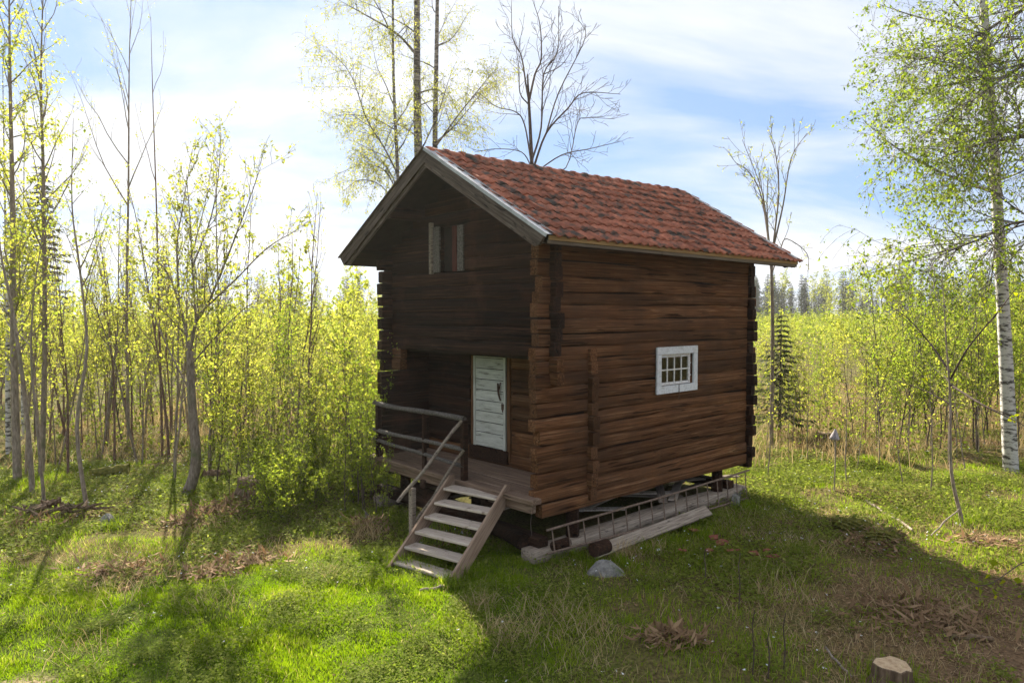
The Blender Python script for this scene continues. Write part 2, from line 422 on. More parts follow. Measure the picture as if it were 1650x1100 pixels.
YG = [(0, (.13, .16, .022)), (.5, (.23, .25, .038)), (1, (.34, .31, .06))]
M['leafyg'] = leafmat('yellow green spring leaf', YG, .62, .15, 2.1)
M['leafg'] = leafmat('fresh green leaf', [(0, (.085, .12, .014)), (.5, (.14, .18, .022)), (1, (.22, .235, .035))], .58, .15, 2.0)
M['leafbirch'] = leafmat('birch leaf', [(0, (.075, .12, .012)), (.5, (.14, .185, .02)), (1, (.21, .235, .03))], .6, .12, 2.0)
M['leafpale'] = leafmat('pale yellow catkin leaf', [(0, (.14, .16, .03)), (.5, (.23, .24, .045)), (1, (.33, .31, .07))], .6, .12, 1.7)
M['leafbig'] = leafmat('bright backlit leaf', [(0, (.14, .20, .012)), (1, (.30, .30, .018))], .6, .1, 1.9)
M['needle'] = leafmat('spruce needles', [(0, (.014, .028, .010)), (.5, (.032, .052, .016)), (1, (.07, .085, .025))], .25, .2, 1.3)
M['needleyoung'] = leafmat('young spruce needles', [(0, (.035, .048, .018)), (.5, (.085, .10, .034)), (1, (.16, .15, .055))], .35, .1, 1.4)
M['grass'] = leafmat('lawn grass', [(0, (.095, .165, .010)), (.5, (.165, .25, .014)), (.85, (.25, .31, .026)), (1, (.40, .34, .12))], .5, 0, 1.8, .65, .06)
M['straw'] = leafmat('dry straw', [(0, (.25, .17, .08)), (.5, (.42, .31, .15)), (1, (.58, .47, .27))], .3, 0, 1.3, .7, .1)
M['herb'] = leafmat('woodland herb leaf', [(0, (.10, .135, .018)), (.5, (.175, .215, .032)), (1, (.27, .29, .06))], .5, 0, 1.7, .75, .05)
M['deadleaf'] = leafmat('dead brown leaf', [(0, (.13, .078, .040)), (.5, (.26, .16, .085)), (1, (.40, .27, .15))], .25, 0, 1.2, .8, .15)
M['farleaf'] = leafmat('far sapling leaf', [(0, (.13, .16, .022)), (.5, (.20, .225, .03)), (1, (.28, .27, .05))], .58, .1, 1.9)

# ground sheet material
m, n, l, bs, out = newmat('woodland ground')
ge = n.new('ShaderNodeNewGeometry')
na = n.new('ShaderNodeTexNoise'); na.inputs['Scale'].default_value = 1.1; na.inputs['Detail'].default_value = 10; na.inputs['Roughness'].default_value = .7
nb = n.new('ShaderNodeTexNoise'); nb.inputs['Scale'].default_value = 26; nb.inputs['Detail'].default_value = 6
for q in (na, nb): l.new(ge.outputs['Position'], q.inputs['Vector'])
r1 = ramp(n, [(.35, (.17, .11, .058)), (.5, (.15, .13, .042)), (.62, (.11, .12, .028)), (.75, (.22, .16, .075))]); l.new(na.outputs['Fac'], r1.inputs[0])
r2 = ramp(n, [(.3, (.35, .35, .35)), (.7, (1.25, 1.25, 1.25))]); l.new(nb.outputs['Fac'], r2.inputs[0])
at = n.new('ShaderNodeAttribute'); at.attribute_name = 'lawn'
at2 = n.new('ShaderNodeAttribute'); at2.attribute_name = 'litter'
at3 = n.new('ShaderNodeAttribute'); at3.attribute_name = 'sand'
m1 = n.new('ShaderNodeMixRGB'); m1.inputs['Color2'].default_value = (.09, .12, .018, 1); l.new(at.outputs['Fac'], m1.inputs[0]); l.new(r1.outputs[0], m1.inputs[1])
m2 = n.new('ShaderNodeMixRGB'); m2.inputs['Color2'].default_value = (.20, .125, .068, 1); l.new(at2.outputs['Fac'], m2.inputs[0]); l.new(m1.outputs[0], m2.inputs[1])
m3 = n.new('ShaderNodeMixRGB'); m3.inputs['Color2'].default_value = (.42, .31, .20, 1); l.new(at3.outputs['Fac'], m3.inputs[0]); l.new(m2.outputs[0], m3.inputs[1])
mm = n.new('ShaderNodeMixRGB'); mm.blend_type = 'MULTIPLY'; mm.inputs[0].default_value = 1; l.new(m3.outputs[0], mm.inputs[1]); l.new(r2.outputs[0], mm.inputs[2])
l.new(mm.outputs[0], bs.inputs['Base Color']); bs.inputs['Roughness'].default_value = 1; bs.inputs['Specular IOR Level'].default_value = .05
b = n.new('ShaderNodeBump'); b.inputs['Strength'].default_value = .7; b.inputs['Distance'].default_value = .04; l.new(nb.outputs['Fac'], b.inputs['Height']); l.new(b.outputs[0], bs.inputs['Normal'])
M['ground'] = m

# ------------------------------------------------------------------ ground
def axis(lo, hi, step, far, n):
    a = np.arange(lo, hi + step * .5, step)
    t = np.geomspace(step * 1.5, far, n)
    return np.concatenate([(lo - t)[::-1], a, hi + t])
gx = axis(-13, 14, .16, 900, 34); gy = axis(3, 22, .16, 1100, 34)
GX, GY = np.meshgrid(gx, gy)
GZ = gz(GX, GY)
V = np.stack([GX, GY, GZ], -1).reshape(-1, 3)
nx, ny = len(gx), len(gy)
ii = (np.arange(ny - 1)[:, None] * nx + np.arange(nx - 1)[None, :]).ravel()
gm = mesh_np('ground', V, np.stack([ii, ii + 1, ii + nx + 1, ii + nx], -1), M['ground'], True)
SAND = px(10, 1120, 6.5)
for nm, val in (('lawn', lawn_mask(V[:, 0], V[:, 1])), ('litter', litter_mask(V[:, 0], V[:, 1])), ('sand', np.clip(1.6 - 1.6 * np.hypot((V[:, 0] - SAND.x) / .75, (V[:, 1] - SAND.y) / .42), 0, 1))):
    a_ = gm.attributes.new(nm, 'FLOAT', 'POINT'); a_.data.foreach_set('value', val.astype(np.float32))
tag(obj('ground', gm), 'uneven woodland ground with lawn, moss, straw and leaf litter', 'ground', kind='structure')

# ------------------------------------------------------------------ log cabin (local x = along the long wall away from the gable, local y = along the gable)
CABROT = R(42.3)
cabin = empty('log_cabin', (.378, 10.0, 0), CABROT)
tag(cabin, 'old dark timber log cabin with red tiled roof, raised on short posts', 'cabin')
U = Vector((math.cos(CABROT), math.sin(CABROT), 0)); W_ = Vector((-math.sin(CABROT), math.cos(CABROT), 0))
def cw(a, b_, z):
    """cabin coordinates -> scene"""
    return Vector((.378, 10.0, 0)) + U * a + W_ * b_ + Vector((0, 0, z))

rg = random.Random(11)
WB = 4.29                        # width over the side walls
TH = .16
Z0, HC, NC = .55, .2075, 19
RC, RZ0, RZ1, TAN = 2.084, 6.11, 6.26, .575
def roof_z(b_, a=0.0):
    zr = RZ0 + (RZ1 - RZ0) * (a + .466) / 7.04
    return zr - abs(b_ - RC) * (TAN + (zr - RZ0) / 2.73)

def log_mesh(L, h, th, seed, mat, ends=(1, 1), flat=False):
    """hewn log along local x from 0 to L, centre line at y=z=0"""
    r_ = random.Random(seed)
    k = max(4, int(L / .3)); 
    prof = []
    for (y, z) in ((-.5, -.44), (-.5, .0), (-.5, .435), (-.45, .48), (-.25, .492), (.25, .492), (.45, .48), (.5, .435), (.5, 0), (.5, -.44), (.45, -.482), (.25, -.492), (-.25, -.492), (-.45, -.482)):
        bul = 1.0 + (.025 if abs(z) < .1 else 0)
        prof.append((y * th * bul, z * h))
    P = len(prof)
    V, F = [], []
    ph = [r_.uniform(0, 6.28) for _ in range(6)]
    for i in range(k + 1):
        t = i / k; x = t * L
        oy = .007 * math.sin(x * 1.9 + ph[0]) + .006 * math.sin(x * 5.3 + ph[1]) + r_.uniform(-.003, .003)
        oz = .012 * math.sin(x * 1.3 + ph[2]) + .007 * math.sin(x * 4.1 + ph[3])
        sh = 1 + .05 * math.sin(x * 2.3 + ph[4])
        e = 1.0
        if (i == 0 and ends[0]) or (i == k and ends[1]): e = .93
        for (y, z) in prof:
            V.append((x, y * e + oy, z * e * sh + oz + r_.uniform(-.003, .003)))
    for i in range(k):
        for j in range(P):
            j2 = (j + 1) % P
            F.append((i * P + j, i * P + j2, (i + 1) * P + j2, (i + 1) * P + j))
    n0 = len(V)
    for i, xx in ((0, -r_.uniform(.004, .02)), (k, L + r_.uniform(.004, .02))):
        base = len(V)
        V += [V[i * P + j] for j in range(P)]
        c = len(V); cx = sum(V[i * P + j][1] for j in range(P)) / P; cz_ = sum(V[i * P + j][2] for j in range(P)) / P
        V.append((xx, cx, cz_))
        for j in range(P):
            j2 = (j + 1) % P
            F.append((base + j2, base + j, c) if i == 0 else (base + j, base + j2, c))
    me = bpy.data.meshes.new('log'); me.from_pydata(V, [], F); me.update()
    for p in me.polygons: p.use_smooth = len(p.vertices) == 4
    me.materials.append(mat)
    return me

_seed = [0]
def add_log(wall, axis_, s0, s1, c, z, h, mat, th=TH):
    """axis 'a' runs along local x, 'b' along local y; c = centre of the other axis"""
    _seed[0] += 1
    me = log_mesh(s1 - s0, h * 1.0, th, _seed[0], mat)
    loc = (s0, c, z + h / 2) if axis_ == 'a' else (c, s0, z + h / 2)
    return obj('log', me, wall, loc, (rg.uniform(-.012, .012), 0, 0 if axis_ == 'a' else R(90)))

hts = [HC * rg.uniform(.88, 1.12) for _ in range(NC)]
f_ = NC * HC / sum(hts); hts = [h * f_ for h in hts]
zs = [Z0]
for h in hts: zs.append(zs[-1] + h)

# right long wall with its small window
wallR = MB().box(.4, 5.7, .07, .09, .62, 2.2).box(.4, 5.7, .07, .09, 2.86, 4.5).box(.4, 2.86, .07, .09, 2.2, 2.86).box(3.84, 5.7, .07, .09, 2.2, 2.86).build('wall', M['lining'], cabin)
wi = [i for i in range(NC) if zs[i + 1] > 2.26 and zs[i] < 2.80]
for i in range(NC):
    s0 = rg.uniform(-.06, .06) + (.02 if i > 12 else 0); s1 = 6.02 + rg.uniform(-.06, .05)
    y = TH / 2 + rg.uniform(-.010, .010)
    if i == 0: s0 += .06
    if i in wi:
        add_log(wallR, 'a', s0, 2.90, y, zs[i], hts[i], M['log']); add_log(wallR, 'a', 3.80, s1, y, zs[i], hts[i], M['log'])
    else:
        add_log(wallR, 'a', s0, s1, y, zs[i], hts[i], M['log'])
# left long wall
wallL = MB().box(.4, 5.7, WB - .09, WB - .07, .62, 4.5).build('wall', M['lining'], cabin)
for i in range(NC):
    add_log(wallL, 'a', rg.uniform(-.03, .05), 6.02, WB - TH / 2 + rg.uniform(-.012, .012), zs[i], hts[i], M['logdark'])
# upper gable wall, set back from the log tips and standing out over the entrance
def gable(c, zlo, mat, name, holes=()):
    wall = MB().poly([(c - .01, .1, max(zlo, .7)), (c - .01, WB - .1, max(zlo, .7)), (c - .01, WB - .1, 4.5), (c - .01, RC, 5.9), (c - .01, .1, 4.5)], (.02, 0, 0)).build(name, M['lining'], cabin) if not holes else MB().build(name, M['lining'], cabin) 
    return wall
cF = .30
wallF = MB().poly([(cF - .01, .1, 2.9), (cF - .01, 2.10, 2.9), (cF - .01, 2.10, 5.9), (cF - .01, .1, 4.6)], (.02, 0, 0)).poly([(cF - .01, 2.62, 2.9), (cF - .01, WB - .1, 2.9), (cF - .01, WB - .1, 4.6), (cF - .01, 2.62, 5.6)], (.02, 0, 0)).box(cF - .01, cF + .01, 2.1, 2.62, 2.9, 4.2).box(cF - .01, cF + .01, 2.1, 2.62, 5.0, 5.7).build('wall', M['lining'], cabin)
def gable_logs(wall, c, zlo, mat, hole=None):
    z = zlo; 
    while z < 5.95:
        h = HC * rg.uniform(.9, 1.1)
        lo, hi = -.10 + rg.uniform(-.06, .05), WB + .15 + rg.uniform(-.06, .06)
        lim = (min(roof_z(RC, c), 99) - .20 - (z + h * .8)) / TAN
        if lim < .12: break
        lo, hi = max(lo, RC - lim), min(hi, RC + lim)
        if hole and z + h > hole[2] and z < hole[3]:
            add_log(wall, 'b', lo, hole[0], c, z, h, mat); add_log(wall, 'b', hole[1], hi, c, z, h, mat)
        else:
            add_log(wall, 'b', lo, hi, c, z, h, mat)
        z += h
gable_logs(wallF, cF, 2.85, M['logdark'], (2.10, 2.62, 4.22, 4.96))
wallB = MB().box(5.80, 5.82, .1, WB - .1, .7, 4.5).poly([(5.80, .1, 4.5), (5.80, WB - .1, 4.5), (5.80, RC, 5.8)], (.02, 0, 0)).build('wall', M['lining'], cabin)
gable_logs(wallB, 5.81, .45, M['logdark'])
# recessed entrance wall with the door
cD = 1.13
wallD = MB().box(cD - .01, cD + .01, .1, 1.84, .7, 2.95).box(cD - .01, cD + .01, 2.80, WB - .1, .7, 2.95).box(cD - .01, cD + .01, 1.84, 2.80, 2.92, 3.0).build('wall', M['lining'], cabin)
z = .64
while z < 2.95:
    h = HC * rg.uniform(.92, 1.1)
    lo, hi = -.09 + rg.uniform(-.05, .05), WB + .12
    if z + h * .5 > 1.02 and z < 2.85:
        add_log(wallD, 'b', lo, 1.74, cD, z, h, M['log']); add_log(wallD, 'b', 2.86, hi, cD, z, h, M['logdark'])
    else:
        add_log(wallD, 'b', lo, hi, cD, z, h, M['log'])
    z += h
for (lo, hi) in ((-.14, .42), (WB - .42, WB + .15)):
    for zz in (2.46, 2.66):
        add_log(wallF, 'b', lo + rg.uniform(-.02, .02), hi, cF, zz, .2, M['log'])
# floors: the loft floor over the porch and the ground floor
MB().box(.42, 5.7, .2, WB - .2, 2.80, 2.86).build('loft_floor', M['lining'], cabin)
MB().box(1.25, 5.7, .2, WB - .2, .66, .72).build('cabin_floor', M['lining'], cabin)

# door
door = MB().box(cD - .055, cD - .02, 1.875, 2.745, 1.03, 2.86).build('door', M['lining'], cabin, (0, 0, .11))
nb_ = 9; zb = 1.09
for i in range(nb_):
    h = (2.80 - 1.09) / nb_
    MB().box(-.38, .38, -.012, .012, 0, h - .012, .004).build('board', M['doorpaint'], door, (cD - .068 - rg.uniform(0, .004), 2.31, zb + i * h), (0, 0, R(90)))
for (y0, y1) in ((1.875, 1.93), (2.69, 2.745)):
    MB().box(-.86, .97, -.028, .028, -.016, .016, .004).build('door_frame', M['doorpaint'], door, (cD - .078, (y0 + y1) / 2, 1.89), (0, R(90), 0))
for z in (1.06, 2.83):
    MB().box(-.40, .40, -.016, .016, -.03, .03, .004).build('door_frame', M['doorpaint'], door, (cD - .076, 2.31, z), (0, 0, R(90)))
hd = MB().tube([(cD - .10, 2.06, 2.18), (cD - .12, 2.03, 2.05), (cD - .13, 2.00, 1.98), (cD - .10, 1.99, 1.88)], [.014, .018, .018, .014], 6).tube([(cD - .11, 1.98, 2.2), (cD - .115, 2.00, 2.10), (cD - .12, 2.03, 2.05)], [.012, .014, .014], 6)
hd.build('handle', M['iron'], door)
MB().poly([(cD - .10, 1.905, 1.83), (cD - .10, 1.975, 1.83), (cD - .10, 1.97, 1.74), (cD - .10, 1.94, 1.68), (cD - .10, 1.91, 1.74)], (.02, 0, 0)).build('padlock', M['iron'], door)
for y in (1.81, 2.79):
    MB().box(cD - .085, cD + .09, y - .045, y + .035, .93, 2.97, .006).build('door_jamb', M['jamb'], cabin)
MB().box(cD - .12, cD + .09, 1.80, 2.84, .905, 1.13, .01).build('threshold', M['logdark'], cabin)
MB().box(cD - .11, cD + .09, 1.74, 2.86, 2.975, 3.05, .006).build('lintel', M['jamb'], cabin)

# small window of the long wall
win = MB().box(2.90, 3.80, .165, .172, 2.2, 2.86).build('window', M['curtain'], cabin)      # curtain behind the sash
for (x0, x1, z0, z1) in ((2.75, 3.955, 2.80, 2.93), (2.75, 3.955, 2.135, 2.265), (2.752, 2.872, 2.267, 2.798), (3.833, 3.953, 2.267, 2.798)):
    MB().box(x0, x1, -.045, -.008, z0, z1, .004).build('window_frame', M['whitepaint'], win)
for (x0, x1, z0, z1) in ((2.874, 3.831, 2.745, 2.796), (2.874, 3.831, 2.269, 2.315), (2.874, 2.915, 2.317, 2.743), (3.745, 3.831, 2.317, 2.743)):
    MB().box(x0, x1, .012, .05, z0, z1, .004).build('sash', M['sash'], win)
gxs = [2.915 + (3.745 - 2.915) * i / 4 for i in range(5)]; gzs = [2.317, 2.53, 2.743]
for x in gxs[1:4]:
    MB().box(x - .014, x + .014, .016, .046, 2.317, 2.743, .003).build('glazing_bar', M['sash'], win)
MB().box(2.915, 3.745, .013, .042, 2.518, 2.542, .003).build('glazing_bar', M['sash'], win)
for i in range(4):
    for j in range(2):
        MB().box(gxs[i] + .015, gxs[i + 1] - .015, .028, .031, gzs[j] + .012, gzs[j + 1] - .012).build('pane', M['glass'], win)
for x in (3.02, 3.55):
    MB().box(x - .05, x + .05, .002, .014, 2.748, 2.775).build('hinge', M['whitepaint'], win)
MB().tube([(3.37, -.052, 2.27), (3.37, -.056, 2.13), (3.375, -.05, 2.0)], .006, 6).build('window_hook', M['iron'], win)

# loft opening of the gable with grey boards
lw = MB().box(.30, .32, 2.10, 2.62, 4.22, 4.96).build('loft_opening', M['lining'], cabin)
MB().box(.195, .23, 2.62, 2.80, 4.20, 4.98, .004).build('shutter_board', M['raildark'], lw)
MB().box(.16, .225, 2.81, 2.835, 4.18, 5.06, .003).build('shutter_frame', M['greywood'], lw)
MB().box(.16, .225, 2.85, 2.875, 4.18, 5.06, .003).build('shutter_frame', M['greywood'], lw)
MB().box(.18, .23, 2.13, 2.24, 4.20, 4.95, .004).build('opening_frame', M['redpaint'], lw)
MB().box(.19, .222, 1.96, 2.12, 4.20, 4.95, .004).build('shutter_board', M['raildark'], lw)

# porch landing: wide boards between the side walls and a front plank past the log tips
porch = MB().box(.05, 1.03, .2, WB - .2, .77, .825).build('porch_landing', M['deck'], cabin)
xx = -.02
for wv in (.34, .30, .40):
    MB().box(xx + .004, xx + wv - .004, .19, WB - .19, .83, .885 + rg.uniform(-.006, .006), .008).build('board', M['deck'], porch)
    xx += wv
MB().box(-.22, -.028, -.10, WB + .02, .80, .882, .012).build('board', M['deck'], porch)
MB().box(-.16, -.06, -.02, WB - .05, .66, .795, .012).build('porch_beam', M['deck'], porch)
for y in (1.0, 2.6, 3.9):
    MB().box(-.2, 1.3, y - .07, y + .07, .56, .70, .015).build('porch_beam', M['logdark'], porch)

# posts, ground sills and stones below
for (a, b_) in ((.85, .12), (4.9, .12), (.5, WB - .15), (4.9, WB - .15), (5.6, 2.1), (.55, 2.05)):
    p = cw(a, b_, 0); g = gzf(p.x, p.y)
    r0 = .105
    MB().tube([(a, b_, g - .1), (a, b_, g + .25), (a, b_, .62)], [r0 * 1.08, r0, r0 * .92], 10).build('post', M['logdark'], cabin, smooth=False)
for (s0, s1, c) in ((-.1, 5.7, .10), (-.1, 5.7, WB - .12)):
    me = log_mesh(s1 - s0, .21, .30, 900 + int(c * 10), M['greywood']); obj('ground_sill', me, cabin, (s0, c, .02), (0, 0, 0))
for c in (.15, 5.3):
    me = log_mesh(4.4, .18, .2, 950 + int(c * 10), M['logdark']); obj('ground_sill', me, cabin, (c, .05, .17), (0, 0, R(90)))

# roof
rfb = MB()
for bs_ in (-.60, 4.77):
    c0 = [(-.44, RC, RZ0 - .115), (6.54, RC, RZ1 - .115), (6.54, bs_, roof_z(bs_, 6.54) - .115), (-.44, bs_, roof_z(bs_, -.44) - .115)]
    rfb.poly(c0, (0, 0, .03))
roof = rfb.build('roof', M['lining'], cabin)
for y, w_ in ((RC, .09), (.95, .08), (3.22, .08)):
    zz = roof_z(y, 0) - .27
    me = log_mesh(6.9, .2, .17, 970 + int(y * 10), M['logdark']); obj('purlin', me, roof, (-.42, y, zz), (0, -.018, 0))
# tiles
TW, TL, EXPO = .2005, .395, .312
def tile_mesh(seed):
    r_ = random.Random(seed); k = 9
    xs = [TW * 1.12 * i / (k - 1) for i in range(k)]
    def zz(x):
        t = x / TW
        return .019 * (1 + math.cos(2 * math.pi * (t - .16))) + (.004 if t > 1 else 0)
    V, F = [], []
    tilt = .032
    for (y, dz) in ((0, tilt), (TL * .5, tilt * .5), (TL, 0)):
        for x in xs: V.append((x + r_.uniform(-.001, .001), y + (r_.uniform(-.004, .004) if y == 0 else 0), zz(x) + dz + r_.uniform(-.0012, .0012)))
    for x in xs: V.append((x, .006, zz(x) + tilt - .022))
    for i in range(k - 1):
        F += [(i, i + 1, k + i + 1, k + i), (k + i, k + i + 1, 2 * k + i + 1, 2 * k + i), (3 * k + i, 3 * k + i + 1, i + 1, i)]
    me = bpy.data.meshes.new('roof_tile'); me.from_pydata(V, [], F); me.update(); me.materials.append(M['tile'])
    for i, p in enumerate(me.polygons): p.use_smooth = i % 3 != 2
    return me
tms = [tile_mesh(s) for s in range(6)]
ROWS, COLS = 10, 35
rest = [[], []]
for c in range(COLS):
    for r_ in range(ROWS):
        a = -.42 + c * TW; s = r_ * EXPO
        ang = math.atan(TAN + (RZ1 - RZ0) * ((a + .466) / 7.04) / 2.73)
        b_ = -.655 + s * math.cos(ang)
        loc = Vector((a + rg.uniform(-.004, .004), b_ + rg.uniform(-.012, .012), roof_z(b_, a) - .055 + rg.uniform(-.003, .006)))
        rot = Euler((ang + rg.uniform(-.010, .010), rg.uniform(-.006, .006) - .0215 * r_ / ROWS, rg.uniform(-.008, .008)))
        me = rg.choice(tms)
        if c < 30:
            obj('roof_tile', me, roof, loc, rot)
        else:
            rest[0].append((me, Matrix.Translation(loc) @ rot.to_matrix().to_4x4()))
        # the slope that faces away
        b2 = 2 * RC - b_
        rest[1].append((me, Matrix.Translation(Vector((a, b2, loc.z))) @ Euler((-ang, 0, 0)).to_matrix().to_4x4() @ Matrix.Scale(-1, 4, (0, 1, 0))))
for lst in rest:
    V, F = [], []
    for me, mt in lst:
        n0 = len(V); V += [tuple(mt @ v.co) for v in me.vertices]; F += [tuple(n0 + i for i in p.vertices) for p in me.polygons]
    me = bpy.data.meshes.new('roof_tiles'); me.from_pydata(V, [], F); me.update(); me.materials.append(M['tile'])
    o = obj('roof_tiles', me, roof); o['kind'] = 'stuff'
# ridge tiles
def ridge_mesh():
    V, F = [], []; k = 9; L = .37
    for (x, rr) in ((0, .118), (.05, .125), (.06, .108), (L, .092)):
        for i in range(k):
            t = math.pi * i / (k - 1)
            V.append((x, rr * math.cos(t) * 1.1, rr * math.sin(t) * .85))
    for i in range(3):
        for j in range(k - 1):
            F.append((i * k + j, i * k + j + 1, (i + 1) * k + j + 1, (i + 1) * k + j))
    F.append(tuple(range(k - 1, -1, -1)))
    me = bpy.data.meshes.new('ridge_tile'); me.from_pydata(V, [], F); me.update(); me.materials.append(M['tile'])
    for p in me.polygons: p.use_smooth = len(p.vertices) == 4
    return me
rm = ridge_mesh()
for i in range(21):
    a = -.45 + i * .334
    obj('ridge_tile', rm, roof, (a, RC + rg.uniform(-.012, .012), RZ0 - .075 + .15 * (a + .466) / 7.04 + rg.uniform(-.008, .008)), (rg.uniform(-.04, .04), -.021 + rg.uniform(-.02, .02), rg.uniform(-.03, .03)))
# bargeboards: two lapped boards a side at both gables, sheet metal on the near rake
ang = math.atan(TAN); SL = 2.73 / math.cos(ang)
for side in (-1, 1):
    for (a, zoff) in ((-.47, 0), (6.55, .15)):
        an = math.atan(TAN + zoff / 2.73); sl = 2.73 / math.cos(an)
        rot = (0, an, R(-90)) if side == -1 else (0, an, R(90))
        # local x runs down the slope from the ridge
        e0 = MB().poly([(0, -.018, -.02), (sl - .02, -.018, -.02), (sl - .06, -.018, -.20), (-.12, -.018, -.20)], (0, .036, 0))
        e0.build('bargeboard', M['barge'], roof, (a, RC, RZ0 + zoff), rot)
        e1 = MB().poly([(-.08, -.018, -.16), (sl - .05, -.018, -.16), (sl - .17, -.018, -.265), (-.15, -.018, -.265)], (0, .032, 0))
        e1.build('bargeboard', M['barge'], roof, (a + (.036 if a < 0 else -.036), RC, RZ0 + zoff), rot)
rot = (0, ang, R(-90))
for i, (s0, s1) in enumerate(((.02, .62), (.58, 1.55), (1.51, SL + .03))):
    dz = -.012 + .004 * (2 - i)
    MB().box(s0, s1, -.035, .115, dz, dz + .003).box(s0, s1, -.038, -.035, dz - .045, dz + .003).box(s0, s1, .112, .115, dz, dz + .02).build('rake_flashing', M['zinc'], roof, (-.47, RC, RZ0 + .012), rot)
MB().box(.0, SL, -.03, .06, -.018, -.002, .003).build('rake_flashing', M['barge'], roof, (-.47, RC, RZ0 + .004), (0, ang, R(90)))
MB().box(.0, SL, -.02, .09, -.012, .006, .003).build('rake_flashing', M['zinc'], roof, (6.56, RC, RZ1 + .004), (0, math.atan(TAN + .15 / 2.73), R(-90)))
# eave boards
zE = roof_z(-.6, 0)
MB().box(-.42, 6.53, -.625, -.60, zE - .105, zE - .045, .004).build('eave_board', M['eave'], roof)
MB().box(-.42, 2.1, -.60, -.575, zE - .15, zE - .085, .004).build('eave_board', M['eavegrey'], roof)
MB().box(2.11, 6.53, -.603, -.578, zE - .155, zE - .088, .004).build('eave_board', M['eavegrey'], roof)
MB().box(-.42, 6.53, 4.75, 4.775, zE - .16, zE - .05, .004).build('eave_board', M['eavegrey'], roof)
# eave soffit boards between wall and eave
for s in (-1, 1):
    y0, y1 = (-.58, .0) if s < 0 else (WB, 4.75)
    MB().poly([(-.4, y0, roof_z(y0) - .16), (-.4, y1, roof_z(y1) - .16), (-.4, y1, roof_z(y1) - .18), (-.4, y0, roof_z(y0) - .18)], (6.9, 0, 0)).build('soffit', M['logdark'], roof)

# ------------------------------------------------------------------ stairs
sa, sb = (-.20, 1.09), (-1.42, .82)
stx = math.atan2(sb[1] - sa[1], sb[0] - sa[0])
srun = math.hypot(sb[0] - sa[0], sb[1] - sa[1])
st0 = cw(sb[0], sb[1], 0)
stairs = empty('wooden_stairs', (st0.x, st0.y, 0), CABROT + stx + math.pi)
tag(stairs, 'weathered six tread wooden stairs with pole handrail leading to the cabin landing', 'stairs')
# local x runs up the stairs (0 = bottom), local y = left
SZ0, SZ1, NT = -.03, .815, 6
for i in range(NT):
    t = i / (NT - 1)
    MB().box(-.13, .13, -.52 + rg.uniform(-.008, .008), .52, -.04, 0, .008).build('tread', M['tread'], stairs, (.06 + t * (srun - .17), 0, SZ0 + t * (SZ1 - SZ0)), (rg.uniform(-.01, .01), rg.uniform(-.02, .02), rg.uniform(-.01, .01)))
gfoot = -.3
sl = (SZ1 - SZ0) / (srun - .17)
for y in (-.56, .525):
    x0, x1 = -.16, srun + .02
    zt = lambda x: SZ0 + (x - .06) * sl
    me = MB()
    L_ = math.hypot(x1 - x0, (x1 - x0) * sl); an = math.atan(sl)
    me.poly([(0, 0, .09), (L_ - .02, 0, .09), (L_ + .05, 0, .02), (L_ - .06, 0, -.14), (.10, 0, -.14), (-.12, 0, -.02)], (0, .04, 0))
    me.build('stringer', M['stringer'], stairs, (x0, y, zt(x0)), (0, -an, 0))
# handrail poles on the far side, with the lower post
inv = stairs.matrix_world.inverted() if False else Matrix.Rotation(-(CABROT + stx + math.pi), 4, 'Z') @ Matrix.Translation(Vector((-st0.x, -st0.y, 0)))
pt = cw(-.19, 1.50, 1.83); pb = px(641, 808, 10.72)
lt = cw(-.20, 1.47, 1.36); lb = px(668, 842, 10.85)
def pole(A, B, r, name, parent, mt, mat, sides=8, sag=.012):
    pts = []
    for i in range(9):
        t = i / 8; p = A.lerp(B, t)
        p = p + Vector((math.sin(t * 9 + r * 99) * sag, math.cos(t * 7) * sag * .5, math.sin(t * 5 + 1) * sag))
        pts.append(mt @ p)
    MB().tube(pts, [r * (1 + .1 * math.sin(i * 2.1)) for i in range(9)], sides).build(name, mat, parent, smooth=True)
pole(pt, pb, .028, 'handrail', stairs, inv, M['greywood'])
pole(lt, lb, .024, 'handrail', stairs, inv, M['greywood'])
pp = px(665, 880, 10.85)
q = inv @ pp
MB().box(q.x - .05, q.x + .045, q.y - .04, q.y + .04, gzf(pp.x, pp.y) - .15, .80, .008).build('post', M['greywood'], stairs)

# porch railing on the landing's front edge
rail = empty('porch_railing', cw(-.16, 2.8, .882), CABROT)
tag(rail, 'dark pole railing with three posts along the cabin landing', 'railing')
rinv = Matrix.Translation(Vector((.16, -2.8, -.882)))
for (b_, w_) in ((1.50, .045), (2.58, .032), (4.02, .045)):
    MB().box(-w_, w_, b_ - 2.8 - w_, b_ - 2.8 + w_, .002, .95, .008).build('post', M['logdark'], rail)
for (z, r_, zl) in ((1.845, .043, 1.86), (1.36, .036, 1.37), (1.09, .034, 1.20)):
    pole(Vector((-.17, 1.46, z)), Vector((-.17, 4.15, zl)), r_, 'rail', rail, rinv, M['raildark'])

